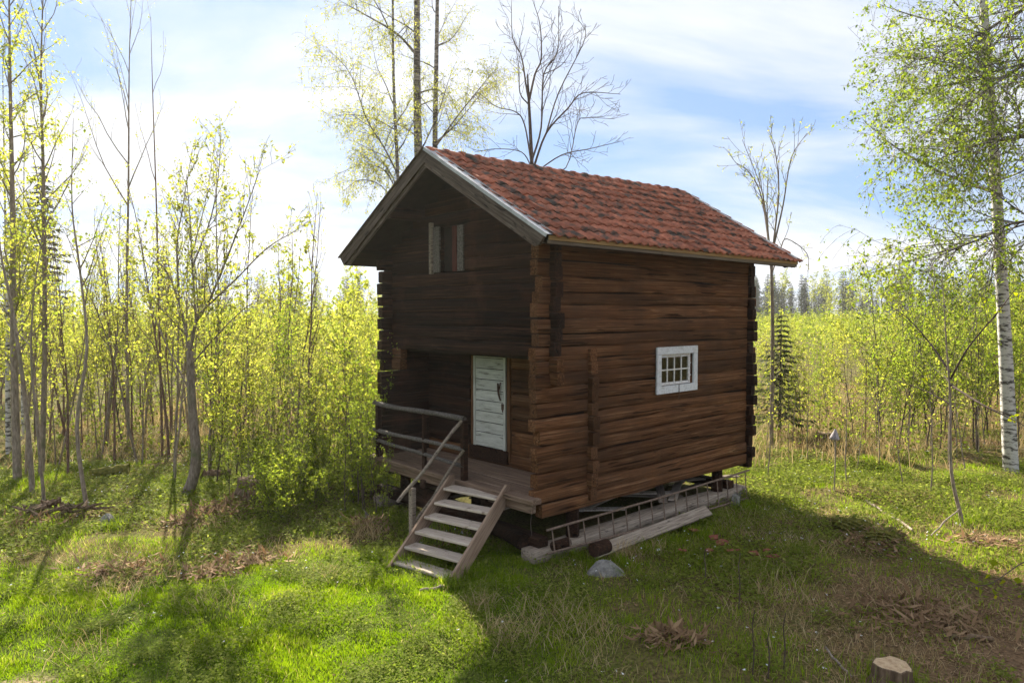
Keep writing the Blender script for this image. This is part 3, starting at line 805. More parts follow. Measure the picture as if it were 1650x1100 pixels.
# ------------------------------------------------------------------ ladder lying on its side against the posts
lad = empty('iron_ladder', cw(0, -.28, .05), CABROT)
tag(lad, 'long rusty iron ladder lying on its side along the cabin base', 'ladder')
L0b, L0t = Vector((.0, .0, .10)), Vector((.0, .06, .41))
L1b, L1t = Vector((5.35, .0, -.07)), Vector((5.42, .08, .42))
MB().tube([L0b + Vector((-.1, 0, .003)), L0b.lerp(L1b, .5) + Vector((0, 0, -.03)), L1b], .018, 6).build('side_rail', M['ladder'], lad)
MB().tube([L0t + Vector((-.05, 0, 0)), L0t.lerp(L1t, .5) + Vector((0, 0, -.02)), L1t + Vector((.1, 0, 0))], .018, 6).build('side_rail', M['ladder'], lad)
for i in range(17):
    t = (i + .15) / 16.3; s = -.03 * math.sin(math.pi * t)
    MB().tube([L0b.lerp(L1b, t) + Vector((0, 0, s)), L0t.lerp(L1t, t) + Vector((0, 0, s * .7))], .011, 6).build('rung', M['ladder'], lad)

# ------------------------------------------------------------------ trees
def nrm(v):
    return v / (np.linalg.norm(v) + 1e-9)

def rot_dir(d, ang, azim):
    ref = np.array([0, 0, 1.0]) if abs(d[2]) < .9 else np.array([1.0, 0, 0])
    a = nrm(np.cross(d, ref)); b_ = np.cross(d, a)
    return nrm(d * math.cos(ang) + (a * math.cos(azim) + b_ * math.sin(azim)) * math.sin(ang))

class Tree:
    def __init__(s, seed):
        s.rng = np.random.default_rng(seed); s.tubes = []; s.leaf = []      # leaf: (pos, dir)
    def path(s, p, d, L, r, lv, sp):
        rng = s.rng; n_ = sp['seg'][lv]
        pts = [p]; d = nrm(d)
        for i in range(n_):
            d = nrm(d + rng.normal(0, sp['wander'][lv], 3) + np.array([0, 0, sp['up'][lv]]) / n_)
            pts.append(pts[-1] + d * L / n_)
        pts = np.array(pts)
        rad = r * (1 - sp.get('taper', .88) * (np.linspace(0, 1, n_ + 1) ** .9))
        s.limb(pts, np.maximum(rad, sp.get('rmin', .0025)), lv, sp, L)
    def limb(s, pts, rad, lv, sp, L):
        rng = s.rng
        s.tubes.append((pts, rad, 7 if lv == 0 else (5 if lv == 1 else 3)))
        n_ = len(pts) - 1
        if lv < len(sp['count']):
            k = sp['count'][lv]
            k = int(k * (L / sp['ref'][lv])) if 'ref' in sp else k
            st = sp['start'][lv]
            for i in range(max(1, k)):
                t = st + (1 - st) * (i + rng.uniform(0, 1)) / max(1, k)
                t = min(t, .985)
                f = t * n_; j = int(f); f -= j
                p = pts[j] * (1 - f) + pts[j + 1] * f
                d = nrm(pts[j + 1] - pts[j])
                ra = rad[j] * (1 - f) + rad[j + 1] * f
                ang_ = R(rng.uniform(*sp['angle'][lv]))
                cd = rot_dir(d, ang_, rng.uniform(0, 2 * math.pi))
                tt = (t - st) / (1 - st)
                cl = L * sp['ratio'][lv] * rng.uniform(.6, 1.15) * (1 - sp['lentaper'][lv] * tt)
                s.path(p, cd, cl, min(ra * .7, cl * sp.get('thick', .014) + .001), lv + 1, sp)
        if lv >= sp['leaflv']:
            k = max(1, int(sp['lpm'] * L * rng.uniform(.5, 1.4)))
            c_ = sp.get('clus', 6); kn = max(1, k // c_)
            t = rng.uniform(sp.get('lstart', .1), 1, kn) ** .8 * n_; j = np.minimum(t.astype(int), n_ - 1); f = (t - j)[:, None]
            P = np.repeat(pts[j] * (1 - f) + pts[j + 1] * f, c_, 0)
            s.leaf.append(P + rng.normal(0, sp.get('spread', .025) * .8, P.shape))
    def wood(s, name, mat):
        V, F, n0 = [], [], 0
        for pts, rad, sides in s.tubes:
            v, f = tube_np(pts, rad, sides); V.append(v); F.append(f + n0); n0 += len(v)
        return mesh_np(name, np.concatenate(V), np.concatenate(F), mat, True)
    def leaves(s, name, mat, size, hang=.3, asp=.6, keep=1.0):
        P = np.concatenate(s.leaf) if s.leaf else np.zeros((0, 3))
        if keep < 1: P = P[s.rng.random(len(P)) < keep]
        return leaf_mesh(name, P, mat, size, s.rng, hang, asp)

def leaf_mesh(name, P, mat, size, rng, hang=.3, asp=.6, flat=0.0):
    n_ = len(P)
    d = rng.normal(0, 1, (n_, 3)); d[:, 2] -= hang * 1.5
    if flat: d[:, 2] *= (1 - flat)
    d /= np.linalg.norm(d, axis=1, keepdims=True)
    q = rng.normal(0, 1, (n_, 3))
    if flat: q[:, 2] *= (1 - flat)
    a = np.cross(d, q); a /= np.linalg.norm(a, axis=1, keepdims=True) + 1e-9
    if flat: a = np.cross(d, np.array([0, 0, 1.0]) + rng.normal(0, .35, (n_, 3))); a /= np.linalg.norm(a, axis=1, keepdims=True) + 1e-9
    nn = np.cross(d, a)
    s = size * (.45 + 1.0 * rng.random((n_, 1)) ** 1.5)
    v0 = P; v1 = P + d * s * .45 + a * s * asp * .5 + nn * s * .08; v2 = P + d * s; v3 = P + d * s * .45 - a * s * asp * .5 + nn * s * .08
    V = np.stack([v0, v1, v2, v3], 1).reshape(-1, 3)
    i = np.arange(n_)[:, None] * 4
    return mesh_np(name, V, i + np.array([[0, 1, 2, 3]]), mat, False, np.repeat(np.clip(rng.normal(.5, .25, n_), 0, 1), 4))

SAP = dict(seg=[9, 6, 4], wander=[.05, .10, .16], up=[.10, .45, .25], count=[22, 6], start=[.18, .2], angle=[(28, 55), (25, 60)], ratio=[.30, .36], lentaper=[.65, .5], leaflv=1, lpm=23, spread=.04, thick=.009, ref=[4.2, .8], rmin=.003)

def proto(seed, H, r0, sp, wood, leaf, size, lean=(0, 0), stems=1, keep=1.0, spread=.25, hang=.3):
    t = Tree(seed)
    for i in range(stems):
        a = t.rng.uniform(0, 6.28)
        d = np.array([lean[0] + (math.cos(a) * spread if stems > 1 else 0), lean[1] + (math.sin(a) * spread if stems > 1 else 0), 1.0])
        p = np.array([math.cos(a) * .06 * (stems > 1), math.sin(a) * .06 * (stems > 1), -.1])
        t.path(p, d, H * (1 if i == 0 else t.rng.uniform(.65, .98)), r0 * (1 if i == 0 else .75), 0, sp)
    w_ = t.wood('trunk', M[wood])
    lf = t.leaves('crown', M[leaf], size, hang, keep=keep) if leaf and t.leaf else None
    return w_, lf

LOOK = {}                      # look of a sapling kind, put before the words on where it stands
def place(name, pr, x, y, s, rz, label, cat, group, tilt=(0, 0)):
    lk = LOOK.get(pr[0].name)
    if lk:
        for mk in (' in the ', ' among the '):
            if mk in label:
                label = lk + mk + label.split(mk, 1)[1]; break
    o = empty(name, (x, y, gzf(x, y) - .02), rz)
    o.rotation_euler = (tilt[0], tilt[1], rz)
    o.scale = (s, s, s)
    obj('trunk', pr[0], o)
    if pr[1] is not None: obj('crown', pr[1], o)
    tag(o, label, cat, group)
    return o

def spruce(seed, H, Rb, nwh, mat, dens=1.0, start=.06, nl=.085):
    rng = np.random.default_rng(seed)
    tub = [(np.array([[0, 0, -.1], [0, 0, H * .5], [.02 * H * .1, 0, H]]), np.array([H * .013, H * .008, .004]), 6)]
    P, D = [], []
    for k in range(nwh):
        t = start + (1 - start) * (k / nwh) ** 1.0
        z = H * t
        Lb = Rb * (1 - t) ** .8 * rng.uniform(.8, 1.1) + .04 * H * .1
        nb2 = 7 if t < .85 else 4
        a0 = rng.uniform(0, 6.28)
        for j in range(nb2):
            a = a0 + j * 6.283 / nb2 + rng.normal(0, .22)
            L = Lb * rng.uniform(.45, 1.2)
            u = np.linspace(0, 1, 5)[:, None]
            hd_ = np.array([math.cos(a), math.sin(a), 0])
            droop = (.15 - .45 * u + .30 * u * u)
            pts = np.array([0, 0, z]) + hd_ * L * u + np.array([0, 0, 1.0]) * droop * L
            tub.append((pts, np.linspace(.012, .003, 5) * H / 5, 3))
            m_ = max(5, int(26 * dens * L / Rb + 4))
            uu = rng.uniform(.12, 1, m_) * 4; ji = np.minimum(uu.astype(int), 3); f = (uu - ji)[:, None]
            pp_ = pts[ji] * (1 - f) + pts[ji + 1] * f
            side = np.array([-hd_[1], hd_[0], 0]) * rng.choice([-1, 1], m_)[:, None]
            dd = hd_ * rng.uniform(.4, 1, (m_, 1)) + side * rng.uniform(.2, 1, (m_, 1)) + np.array([0, 0, -1.0]) * rng.uniform(.0, .7, (m_, 1))
            P.append(pp_); D.append(dd / np.linalg.norm(dd, axis=1, keepdims=True))
    V, F, n0 = [], [], 0
    for pts, rad, sd in tub:
        v, f = tube_np(pts, rad, sd); V.append(v); F.append(f + n0); n0 += len(v)
    w_ = mesh_np('trunk', np.concatenate(V), np.concatenate(F), M['twig'], True)
    P = np.concatenate(P); D = np.concatenate(D); n_ = len(P)
    s = (nl * H * rng.uniform(.5, 1.2, (n_, 1)))
    up = np.array([0, 0, 1.0]) + rng.normal(0, .4, (n_, 3))
    A = np.cross(D, up); A /= np.linalg.norm(A, axis=1, keepdims=True)
    V = np.stack([P, P + D * s * .35 + A * s * .16, P + D * s, P + D * s * .35 - A * s * .16], 1).reshape(-1, 3)
    i = np.arange(n_)[:, None] * 4
    lf = mesh_np('crown', V, i + np.array([[0, 1, 2, 3]]), M[mat], False, np.repeat(np.clip(rng.normal(.45, .28, n_), 0, 1), 4))
    return w_, lf

rt = random.Random(5)
# --- prototypes
P_SAP = [proto(100 + i, 4.0 + .25 * (i % 3), .022, SAP, 'twig', 'leafyg', .080) for i in range(8)]
SAPG = dict(SAP); SAPG['lpm'] = 32
P_SAP += [proto(110 + i, 4.0, .02, dict(SAP, lpm=19, count=[18, 6]), 'bark', 'leafbirch', .07) for i in range(4)] + [proto(118 + i, 4.3, .022, dict(SAP, lpm=11, count=[15, 5], start=[.4, .2]), 'bark', 'leafpale', .07) for i in range(3)] + [proto(124 + i, 4.4, .024, dict(SAP, lpm=4, count=[14, 4], start=[.35, .2]), 'twigred', 'leafyg', .06) for i in range(2)]
for i_, pr_ in enumerate(P_SAP):
    if i_ >= 8: LOOK[pr_[0].name] = 'small-leaved fresh green sapling' if i_ < 12 else ('sapling with sparse pale leaves' if i_ < 15 else 'almost bare reddish sapling')
P_GRN = [proto(130 + i, 3.4, .018, SAPG, 'twig', 'leafg', .065) for i in range(4)]
TALL = dict(SAP, count=[26, 5], start=[.3, .25], ratio=[.22, .36], ref=[7.0, 1.2], up=[.05, .6, .3], lpm=9)
P_TALL = [proto(160 + i, 7.0, .036, TALL, 'bark', 'leafyg', .075, stems=1 + (i % 2)) for i in range(5)]
BARE = dict(SAP, count=[12, 4], start=[.35, .3], ratio=[.26, .3], ref=[6.0, 1.2], up=[.05, .9, .3], lpm=1.6, leaflv=1, angle=[(16, 34), (16, 40)])
P_BARE = [proto(190 + i, 6.0, .032, BARE, 'twigred', 'leafyg', .045) for i in range(4)]
BUSH = dict(SAP, seg=[6, 5, 4], count=[14, 5], start=[.1, .15], ratio=[.42, .42], ref=[1.5, .5], lpm=42, wander=[.12, .15, .18], up=[.2, .2, .1], angle=[(30, 70), (25, 65)])
P_BUSH = [proto(220 + i, 1.6, .012, BUSH, 'twig', 'leafg', .065, stems=5, spread=.5) for i in range(4)]
P_THIN = [proto(240 + i, 2.6, .014, dict(SAP, count=[7, 3], ref=[2.6, .6], lpm=6, start=[.35, .2]), 'bark', 'leafyg', .05) for i in range(3)]

def imgx(x, y):
    return 825 + x / y * FPX
def scatter(n_, x0, x1, y0, y1, mind=.45, pw=1.0, avoid=None):
    out_, tries = [], 0
    while len(out_) < n_ and tries < n_ * 60:
        tries += 1
        Y = y0 + (y1 - y0) * rt.random() ** pw
        X = (rt.uniform(x0, x1) - 825) / FPX * Y
        if avoid and avoid(X, Y): continue
        if any((X - a) ** 2 + (Y - b_) ** 2 < mind * mind for a, b_ in out_): continue
        out_.append((X, Y))
    return out_
def near_cabin(X, Y, mrg=.7):
    d = Vector((X - .378, Y - 10.0, 0)); a = d.dot(U); b_ = d.dot(W_)
    return -1.2 - mrg < a < 6.4 + mrg and -.5 - mrg < b_ < WB + .4 + mrg

# thicket beyond the porch railing
for (X, Y) in scatter(105, 330, 640, 14.6, 30, .5, 1.2, near_cabin):
    place('sapling', rt.choice(P_SAP), X, Y, rt.uniform(.55, 1.02) * (1.0 if Y < 24 else 1.05), rt.uniform(0, 6.28), 'slender sapling with yellow-green spring leaves in the thicket beyond the porch railing', 'sapling', 'saplings in the thicket beyond the railing')
for (X, Y) in scatter(26, 330, 640, 13.4, 17.5, .5, 1.0, near_cabin):
    place('green_sapling', rt.choice(P_GRN), X, Y, rt.uniform(.42, .72), rt.uniform(0, 6.28), 'low fresh green sapling at the edge of the thicket beyond the porch railing', 'sapling', 'green saplings at the thicket edge')
for (X, Y) in scatter(15, 440, 640, 12.0, 14.6, .4, 1.0, lambda X, Y: near_cabin(X, Y, .15)):
    place('shrub', rt.choice(P_BUSH), X, Y, rt.uniform(.6, .95), rt.uniform(0, 6.28), 'low bright green leafy shrub growing beside the porch railing end of the cabin', 'shrub', 'leafy shrubs by the landing')
for (a_, b_, s_) in ((-.5, 3.15, .34), (-.45, 3.45, .46), (-.4, 3.7, .55), (-.5, 3.95, .62), (-.4, 4.2, .74), (-.35, 4.45, .86), (-.8, 4.1, .6), (-.3, 4.7, .95), (.1, 4.75, 1.0)):
    X, Y = cw(a_, b_, 0).to_2d()
    place('green_sapling', rt.choice(P_GRN), X, Y, s_ * rt.uniform(.95, 1.05), rt.uniform(0, 6.28), 'fresh green sapling pressed against the shaded end of the porch railing', 'sapling', 'green saplings at the railing end')
# taller young wood at the other edge of the clearing
for (X, Y) in scatter(32, -60, 350, 14.2, 27, .7, 1.0):
    place('young_tree', rt.choice(P_TALL), X, Y, rt.uniform(.7, 1.12), rt.uniform(0, 6.28), 'thin young tree with sparse yellow-green leaves in the wood across the lawn', 'tree', 'young trees in the wood across the lawn', (rt.uniform(-.05, .05), rt.uniform(-.05, .05)))
for (X, Y) in scatter(46, -40, 360, 19, 36, .6, 1.0):
    place('sapling', rt.choice(P_SAP), X, Y, rt.uniform(.7, 1.15), rt.uniform(0, 6.28), 'leafy yellow-green sapling among the trunks of the wood across the lawn', 'sapling', 'saplings in the wood across the lawn')
for (X, Y) in scatter(36, 20, 500, 15, 26, .6, 1.0, near_cabin):
    place('bare_sapling', rt.choice(P_BARE), X, Y, rt.uniform(.7, 1.2), rt.uniform(0, 6.28), 'thin upright reddish sapling still in bud, rising over the wood across the lawn', 'sapling', 'budding saplings across the lawn')
# right side: field edge
for (X, Y) in scatter(95, 1215, 1700, 19.5, 42, .6, 1.2, near_cabin) + scatter(24, 1010, 1215, 24, 42, .6, 1.2, near_cabin) + scatter(16, 1700, 1880, 18, 34, .6, 1.2):
    place('sapling', rt.choice(P_SAP), X, Y, rt.uniform(.5, .82) if imgx(X, Y) < 1490 else rt.uniform(.6, 1.0), rt.uniform(0, 6.28), 'yellow-green sapling in the overgrown field behind the birch trunk', 'sapling', 'saplings in the overgrown field')
for (X, Y) in scatter(48, 1400, 1720, 17.5, 27, .55, 1.0):
    place('green_sapling', rt.choice(P_GRN), X, Y, rt.uniform(.85, 1.6), rt.uniform(0, 6.28), 'bushy fresh green sapling around the white birch trunk', 'sapling', 'green saplings around the birch')
for (X, Y) in scatter(20, 1235, 1620, 13.5, 19, .6, 1.0, near_cabin):
    place('thin_sapling', rt.choice(P_THIN), X, Y, rt.uniform(.8, 1.2), rt.uniform(0, 6.28), 'bare thin sapling standing in the clearing between cabin and birch', 'sapling', 'thin saplings in the clearing')

def single(name, t, wood, leaf, size, label, cat, base, hang=.3, keep=1.0, asp=.6):
    """a tree built in scene coordinates, moved so that its Empty stands at the trunk's foot"""
    w_ = t.wood('trunk', M[wood]); o = empty(name, base)
    off = Matrix.Translation(-Vector(base))
    w_.transform(off); obj('trunk', w_, o)
    if leaf:
        lf = t.leaves('crown', M[leaf], size, hang, asp, keep); lf.transform(off); obj('crown', lf, o)
    tag(o, label, cat)
    return o

def pts3(lst, Y):
    return np.array([tuple(px(x, y, Y + d)) for (x, y, d) in lst])
def smooth(pts, n_=4):
    """Catmull-Rom"""
    P = np.vstack([2 * pts[0] - pts[1], pts, 2 * pts[-1] - pts[-2]]); out_ = []
    for i in range(1, len(P) - 2):
        for k in range(n_):
            t = k / n_
            out_.append(.5 * ((2 * P[i]) + (-P[i - 1] + P[i + 1]) * t + (2 * P[i - 1] - 5 * P[i] + 4 * P[i + 1] - P[i + 2]) * t * t + (-P[i - 1] + 3 * P[i] - 3 * P[i + 1] + P[i + 2]) * t ** 3))
    out_.append(P[-2]); return np.array(out_)
def add_limb(t, lst, Y, r0, r1, lv, sp):
    P = smooth(pts3(lst, Y)); L = np.linalg.norm(np.diff(P, axis=0), axis=1).sum()
    t.limb(P, np.linspace(r0, r1, len(P)), lv, sp, L)

# --- big birch by the field
WEEP = dict(seg=[10, 7, 5, 5], wander=[.03, .09, .12, .10], up=[.1, .15, -.1, -1.3], count=[16, 9, 6], start=[.25, .15, .1], angle=[(40, 75), (30, 70), (40, 100)], ratio=[.30, .42, .55], lentaper=[.5, .4, .3], leaflv=2, lpm=17, spread=.06, thick=.009, ref=[9, 2.5, 1.0], rmin=.003)
Yb = 15.9
t = Tree(301)
base = px(1629, 760, Yb)
trk = smooth(pts3([(1630, 775, 0), (1624, 640, 0), (1617, 500, 0), (1607, 330, 0), (1596, 160, 0), (1586, 20, 0), (1578, -120, 0), (1572, -260, 0)], Yb), 4)
t.limb(trk, np.linspace(.165, .05, len(trk)), 0, dict(WEEP, start=[.42, .15, .1], count=[15, 8, 5]), 11)
for lst, r0 in ((((1604, 310, 0), (1560, 295, -.5), (1500, 270, -1.0), (1440, 235, -1.4), (1392, 195, -1.8)), .045),
                (((1600, 230, 0), (1570, 190, .6), (1520, 150, 1.2), (1470, 120, 1.6)), .035),
                (((1590, 60, 0), (1530, 40, .5), (1470, 25, 1), (1410, 5, 1.4)), .04),
                (((1610, 372, 0), (1560, 385, -.8), (1510, 410, -1.4), (1490, 445, -1.6)), .03),
                (((1596, 130, 0), (1540, 100, -1), (1480, 95, -1.8), (1440, 130, -2.0)), .035)):
    add_limb(t, lst, Yb, r0, .006, 1, dict(WEEP, count=[0, 16, 6], leaflv=2))
single('birch_tree', t, 'birch', 'leafbirch', .072, 'tall white-barked birch with small spring leaves at the edge of the overgrown field', 'tree', base, .5)
# second birch outside the frame whose boughs reach in
t = Tree(302)
b2 = px(1850, 800, 14.5)
trk = smooth(pts3([(1855, 800, 0), (1850, 500, 0), (1835, 200, 0), (1820, -100, 0), (1810, -300, 0)], 14.5), 4)
t.limb(trk, np.linspace(.17, .06, len(trk)), 0, dict(WEEP, start=[.5, .15, .1], count=[6, 6, 5]), 10)
for lst, r0 in ((((1845, 330, 0), (1760, 250, -.3), (1690, 220, -.5), (1620, 225, -.8), (1560, 238, -1), (1500, 262, -1.2)), .055),
                (((1840, 160, 0), (1740, 60, 0), (1650, 105, -.3), (1590, 145, -.5), (1530, 190, -.6), (1480, 225, -.8)), .05),
                (((1850, 470, 0), (1750, 380, -.4), (1650, 357, -.6), (1580, 385, -.8), (1515, 412, -1), (1495, 440, -1.2)), .045),
                (((1840, 120, 0), (1730, -20, .2), (1640, 20, .3), (1570, 60, .4), (1500, 100, .4), (1450, 112, .4)), .05)):
    add_limb(t, lst, 14.5, r0, .006, 1, dict(WEEP, count=[0, 17, 6], leaflv=2, lpm=14))
single('leaning_birch', t, 'birchgrey', 'leafbirch', .070, 'dark arching birch boughs with small leaves crossing in front of the white birch trunk', 'tree', b2, .5)

# --- birches behind the roof
def birch_behind(seed, xs, Y, r0, label, limbs, cnt):
    t = Tree(seed)
    trk = smooth(pts3(xs, Y), 4)
    base = Vector((trk[0][0], trk[0][1], gzf(trk[0][0], trk[0][1])))
    trk[0][2] = base.z - .1
    t.limb(trk, np.linspace(r0, r0 * .35, len(trk)), 0, dict(WEEP, start=[.38, .15, .1], count=[cnt, 7, 5], angle=[(35, 70), (30, 70), (40, 100)], ratio=[.24, .4, .55], ref=[14, 2.5, 1.0], lpm=26, spread=.08), 14)
    for lst, r1 in limbs:
        add_limb(t, lst, Y, r1, .006, 1, dict(WEEP, count=[0, 18, 7], leaflv=2, lpm=26, spread=.08))
    single('birch_tree', t, 'birchgrey', 'leafpale', .06, label, 'tree', base, .6)
birch_behind(311, [(690, 640, 0), (681, 420, 0), (674, 240, 0), (672, 100, 0), (672, -60, 0), (670, -220, 0)], 24, .19, 'thick grey birch trunk rising behind the roof ridge with hanging pale leaves',
             [(((672, 90, 0), (640, 55, -1), (590, 25, -2), (545, 0, -2.5)), .05), (((672, 220, 0), (640, 200, 1), (600, 200, 2)), .035), (((674, 150, 0), (705, 145, .5), (735, 170, 1)), .03)], 9)
birch_behind(312, [(700, 620, 0), (702, 400, 0), (701, 230, 0), (703, 110, 0), (705, -20, 0), (706, -160, 0)], 25.5, .13, 'slimmer pale birch standing close beside the thick grey birch trunk',
             [(((702, 230, 0), (730, 205, .5), (760, 170, 1), (790, 130, 1.4)), .04), (((703, 75, 0), (730, 60, 1), (755, 20, 1.5)), .035), (((703, 235, 0), (735, 190, -1), (775, 140, -2), (800, 110, -2)), .035)], 8)
birch_behind(313, [(655, 600, 0), (646, 400, 0), (640, 260, 0), (634, 120, 0), (633, 0, 0), (632, -120, 0)], 23, .075, 'thin leafy birch with hanging pale leaves beside the roof gable',
             [(((645, 290, 0), (620, 240, -.5), (590, 190, -1), (565, 120, -1.4), (525, 75, -1.8)), .03), (((645, 320, 0), (620, 275, .5), (585, 265, 1), (545, 280, 1.4)), .025), (((638, 210, 0), (600, 190, .6), (560, 185, 1), (530, 190, 1.3)), .025), (((648, 345, 0), (615, 300, -.4), (580, 290, -.8), (550, 310, -1.1)), .022), (((646, 330, 0), (630, 280, .6), (605, 255, 1), (570, 240, 1.3)), .022)], 10)

# --- bare tree behind the roof
BARET = dict(seg=[9, 7, 5, 4], wander=[.03, .10, .14, .16], up=[.2, .35, .3, .2], count=[0, 9, 5], start=[.3, .25, .2], angle=[(30, 60), (22, 50), (25, 60)], ratio=[.3, .36, .42], lentaper=[.5, .45, .3], leaflv=9, lpm=0, thick=.011, ref=[8, 2.6, 1.0], rmin=.005)
t = Tree(321); Yq = 21.0
b3 = px(868, 690, Yq); b3.z = gzf(b3.x, b3.y)
t.tubes.append((smooth(np.array([tuple(b3 - Vector((0, 0, .1))), tuple(px(862, 420, Yq)), tuple(px(857, 265, Yq)), tuple(px(852, 160, Yq)), tuple(px(850, 120, Yq))])), np.linspace(.095, .02, 17), 7))
for lst, r0 in ((((852, 160, 0), (848, 140, 0), (840, 90, .3), (826, 60, .4), (824, 0, .4)), .05), (((852, 165, 0), (862, 120, 0), (872, 95, -.2), (870, 40, -.3), (858, 0, -.3)), .055),
                (((856, 262, 0), (872, 205, .4), (876, 120, .6), (898, 85, .6), (900, 10, .6)), .05), (((858, 275, 0), (880, 215, -.5), (915, 175, -.8), (940, 150, -1), (1000, 152, -1.2)), .055),
                (((880, 215, -.5), (900, 150, -.6), (940, 70, -.7), (943, 40, -.7)), .035), (((856, 262, 0), (845, 200, .6), (830, 180, .8), (800, 172, 1), (772, 150, 1.2)), .04),
                (((857, 270, 0), (840, 245, .6), (800, 240, 1), (765, 245, 1.3)), .03), (((860, 280, 0), (905, 250, -.4), (950, 240, -.7), (1000, 228, -1)), .035), (((853, 170, 0), (838, 150, .5), (836, 110, .6), (829, 60, .6)), .035),
                (((862, 285, 0), (912, 270, .8), (930, 200, 1.2), (945, 190, 1.3), (990, 192, 1.4)), .028), (((876, 120, .6), (905, 105, .9), (925, 75, 1.1)), .025)):
    add_limb(t, lst, Yq, r0 * .7, .007, 1, BARET)
single('bare_tree', t, 'twig', None, 0, 'leafless dark tree with spreading limbs rising behind the roof ridge', 'tree', b3)

# --- bare young tree beyond the far gable
t = Tree(331); Ys = 19.0
b4 = px(1243, 700, Ys); b4.z = gzf(b4.x, b4.y)
t.tubes.append((smooth(np.array([tuple(b4 - Vector((0, 0, .1))), tuple(px(1245, 560, Ys)), tuple(px(1244, 470, Ys)), tuple(px(1243, 440, Ys))])), np.linspace(.055, .036, 13), 7))
SP4 = dict(BARET, leaflv=2, lpm=3, spread=.03, count=[0, 8, 3], up=[.2, .6, .4, .2])
for lst, r0 in ((((1243, 440, 0), (1248, 380, 0), (1255, 310, .2), (1250, 250, .2), (1240, 220, .2)), .035), (((1243, 440, 0), (1236, 370, .2), (1225, 310, .4), (1205, 275, .5), (1185, 262, .5)), .03),
                (((1243, 420, 0), (1232, 330, -.2), (1222, 290, -.3), (1196, 225, -.4)), .026), (((1246, 400, 0), (1262, 330, -.3), (1275, 255, -.4), (1300, 215, -.5)), .028),
                (((1244, 440, 0), (1258, 400, .3), (1268, 385, .4), (1300, 408, .5), (1302, 440, .5)), .022), (((1240, 410, 0), (1236, 330, .3), (1238, 270, .3)), .022)):
    add_limb(t, lst, Ys, r0, .006, 1, SP4)
single('young_tree', t, 'bark', 'leafyg', .05, 'bare slender tree with forked stems just beyond the far eave of the roof', 'tree', b4)

# --- multi-stemmed tree across the lawn
t = Tree(341); Ym = 14.0
b5 = px(298, 795, Ym); b5.z = gzf(b5.x, b5.y)
MAP = dict(seg=[9, 7, 5, 4], wander=[.03, .08, .12, .14], up=[.2, .6, .4, .2], count=[0, 15, 5], start=[.3, .15, .2], angle=[(30, 60), (25, 50), (25, 55)], ratio=[.3, .34, .4], lentaper=[.5, .45, .3], leaflv=2, lpm=20, spread=.05, thick=.011, ref=[8, 2.6, 1.0], rmin=.004)
t.tubes.append((smooth(np.array([tuple(px(294, 800, Ym)), tuple(px(306, 785, Ym)), tuple(px(316, 740, Ym)), tuple(px(310, 660, Ym)), tuple(px(307, 600, Ym)), tuple(px(305, 565, Ym))])), np.linspace(.125, .06, 21), 9))
for lst, r0 in ((((306, 570, 0), (292, 500, .2), (270, 440, .4), (240, 405, .7)), .075), (((306, 565, 0), (318, 510, -.2), (332, 495, -.4), (360, 430, -.5), (395, 340, -.8), (420, 270, -1)), .075),
                (((316, 520, -.2), (310, 430, 0), (306, 350, .1), (300, 280, .2)), .05), (((290, 495, .2), (285, 400, .5), (295, 330, .7), (310, 240, .8)), .045),
                (((332, 495, -.4), (380, 450, -.8), (430, 400, -1.2), (480, 370, -1.5)), .04), (((306, 590, 0), (345, 545, -.5), (390, 500, -1), (425, 480, -1.2)), .035),
                (((312, 640, 0), (270, 560, .5), (240, 480, 1), (225, 380, 1.2)), .04), (((310, 430, 0), (340, 350, .4), (352, 280, .6), (356, 210, .6)), .035), (((300, 540, 0), (262, 500, -.6), (235, 470, -1)), .03)):
    add_limb(t, lst, Ym, r0 * .5, .005, 1, MAP)
single('forked_tree', t, 'bark', 'leafyg', .07, 'stout forked tree with curved foot and spreading limbs at the edge of the lawn', 'tree', b5)

# --- other distinct trunks across the lawn (pixel x foot, foot y, lean to x at y=300, radius, leaves)
def tall_trunk(name, seed, lst, r0, wood, leaf, label, sp, size=.065, keep=1.0, Y=16):
    t = Tree(seed)
    P = smooth(pts3(lst, Y), 4); b_ = Vector((P[0][0], P[0][1], gzf(P[0][0], P[0][1]))); P[0][2] = b_.z - .1
    L = np.linalg.norm(np.diff(P, axis=0), axis=1).sum()
    r0 *= .55
    t.limb(P, np.linspace(r0, r0 * .10, len(P)), 0, sp, L)
    single(name, t, wood, leaf, size, label, 'tree', b_, .3, keep)
TT = dict(WEEP, seg=[10, 6, 5, 4], up=[.1, .5, .3, 0], count=[16, 6], start=[.35, .2], angle=[(30, 60), (25, 60)], ratio=[.2, .4], ref=[9, 1.6], leaflv=1, lpm=20, wander=[.03, .1, .14, .14])
tall_trunk('alder_tree', 401, [(28, 775, 0), (22, 560, 0), (20, 330, 0), (16, 120, 0), (14, -80, 0)], .16, 'bark', 'leafyg', 'tall dark alder trunk with dense yellow-green leaves at the outer edge of the wood', dict(TT, count=[40, 8], lpm=34, start=[.15, .15]), .075, Y=15)
tall_trunk('alder_tree', 402, [(66, 795, 0), (72, 560, 0), (70, 300, 0), (66, 120, 0), (72, -80, 0)], .12, 'bark', 'leafyg', 'tall slender alder beside the outermost dark trunk, leafless at its top', dict(TT, count=[22, 6], lpm=16, angle=[(22, 45), (20, 50)]), .065, Y=15.5)
tall_trunk('young_tree', 403, [(208, 740, 0), (204, 500, 0), (207, 300, 0), (208, 120, 0), (212, -30, 0)], .085, 'bark', 'leafyg', 'tall pale stem with a few ascending bare limbs above the wood across the lawn', dict(TT, count=[9, 4], lpm=3, angle=[(20, 38), (20, 45)], start=[.45, .25], ratio=[.26, .35]), .05, Y=19)
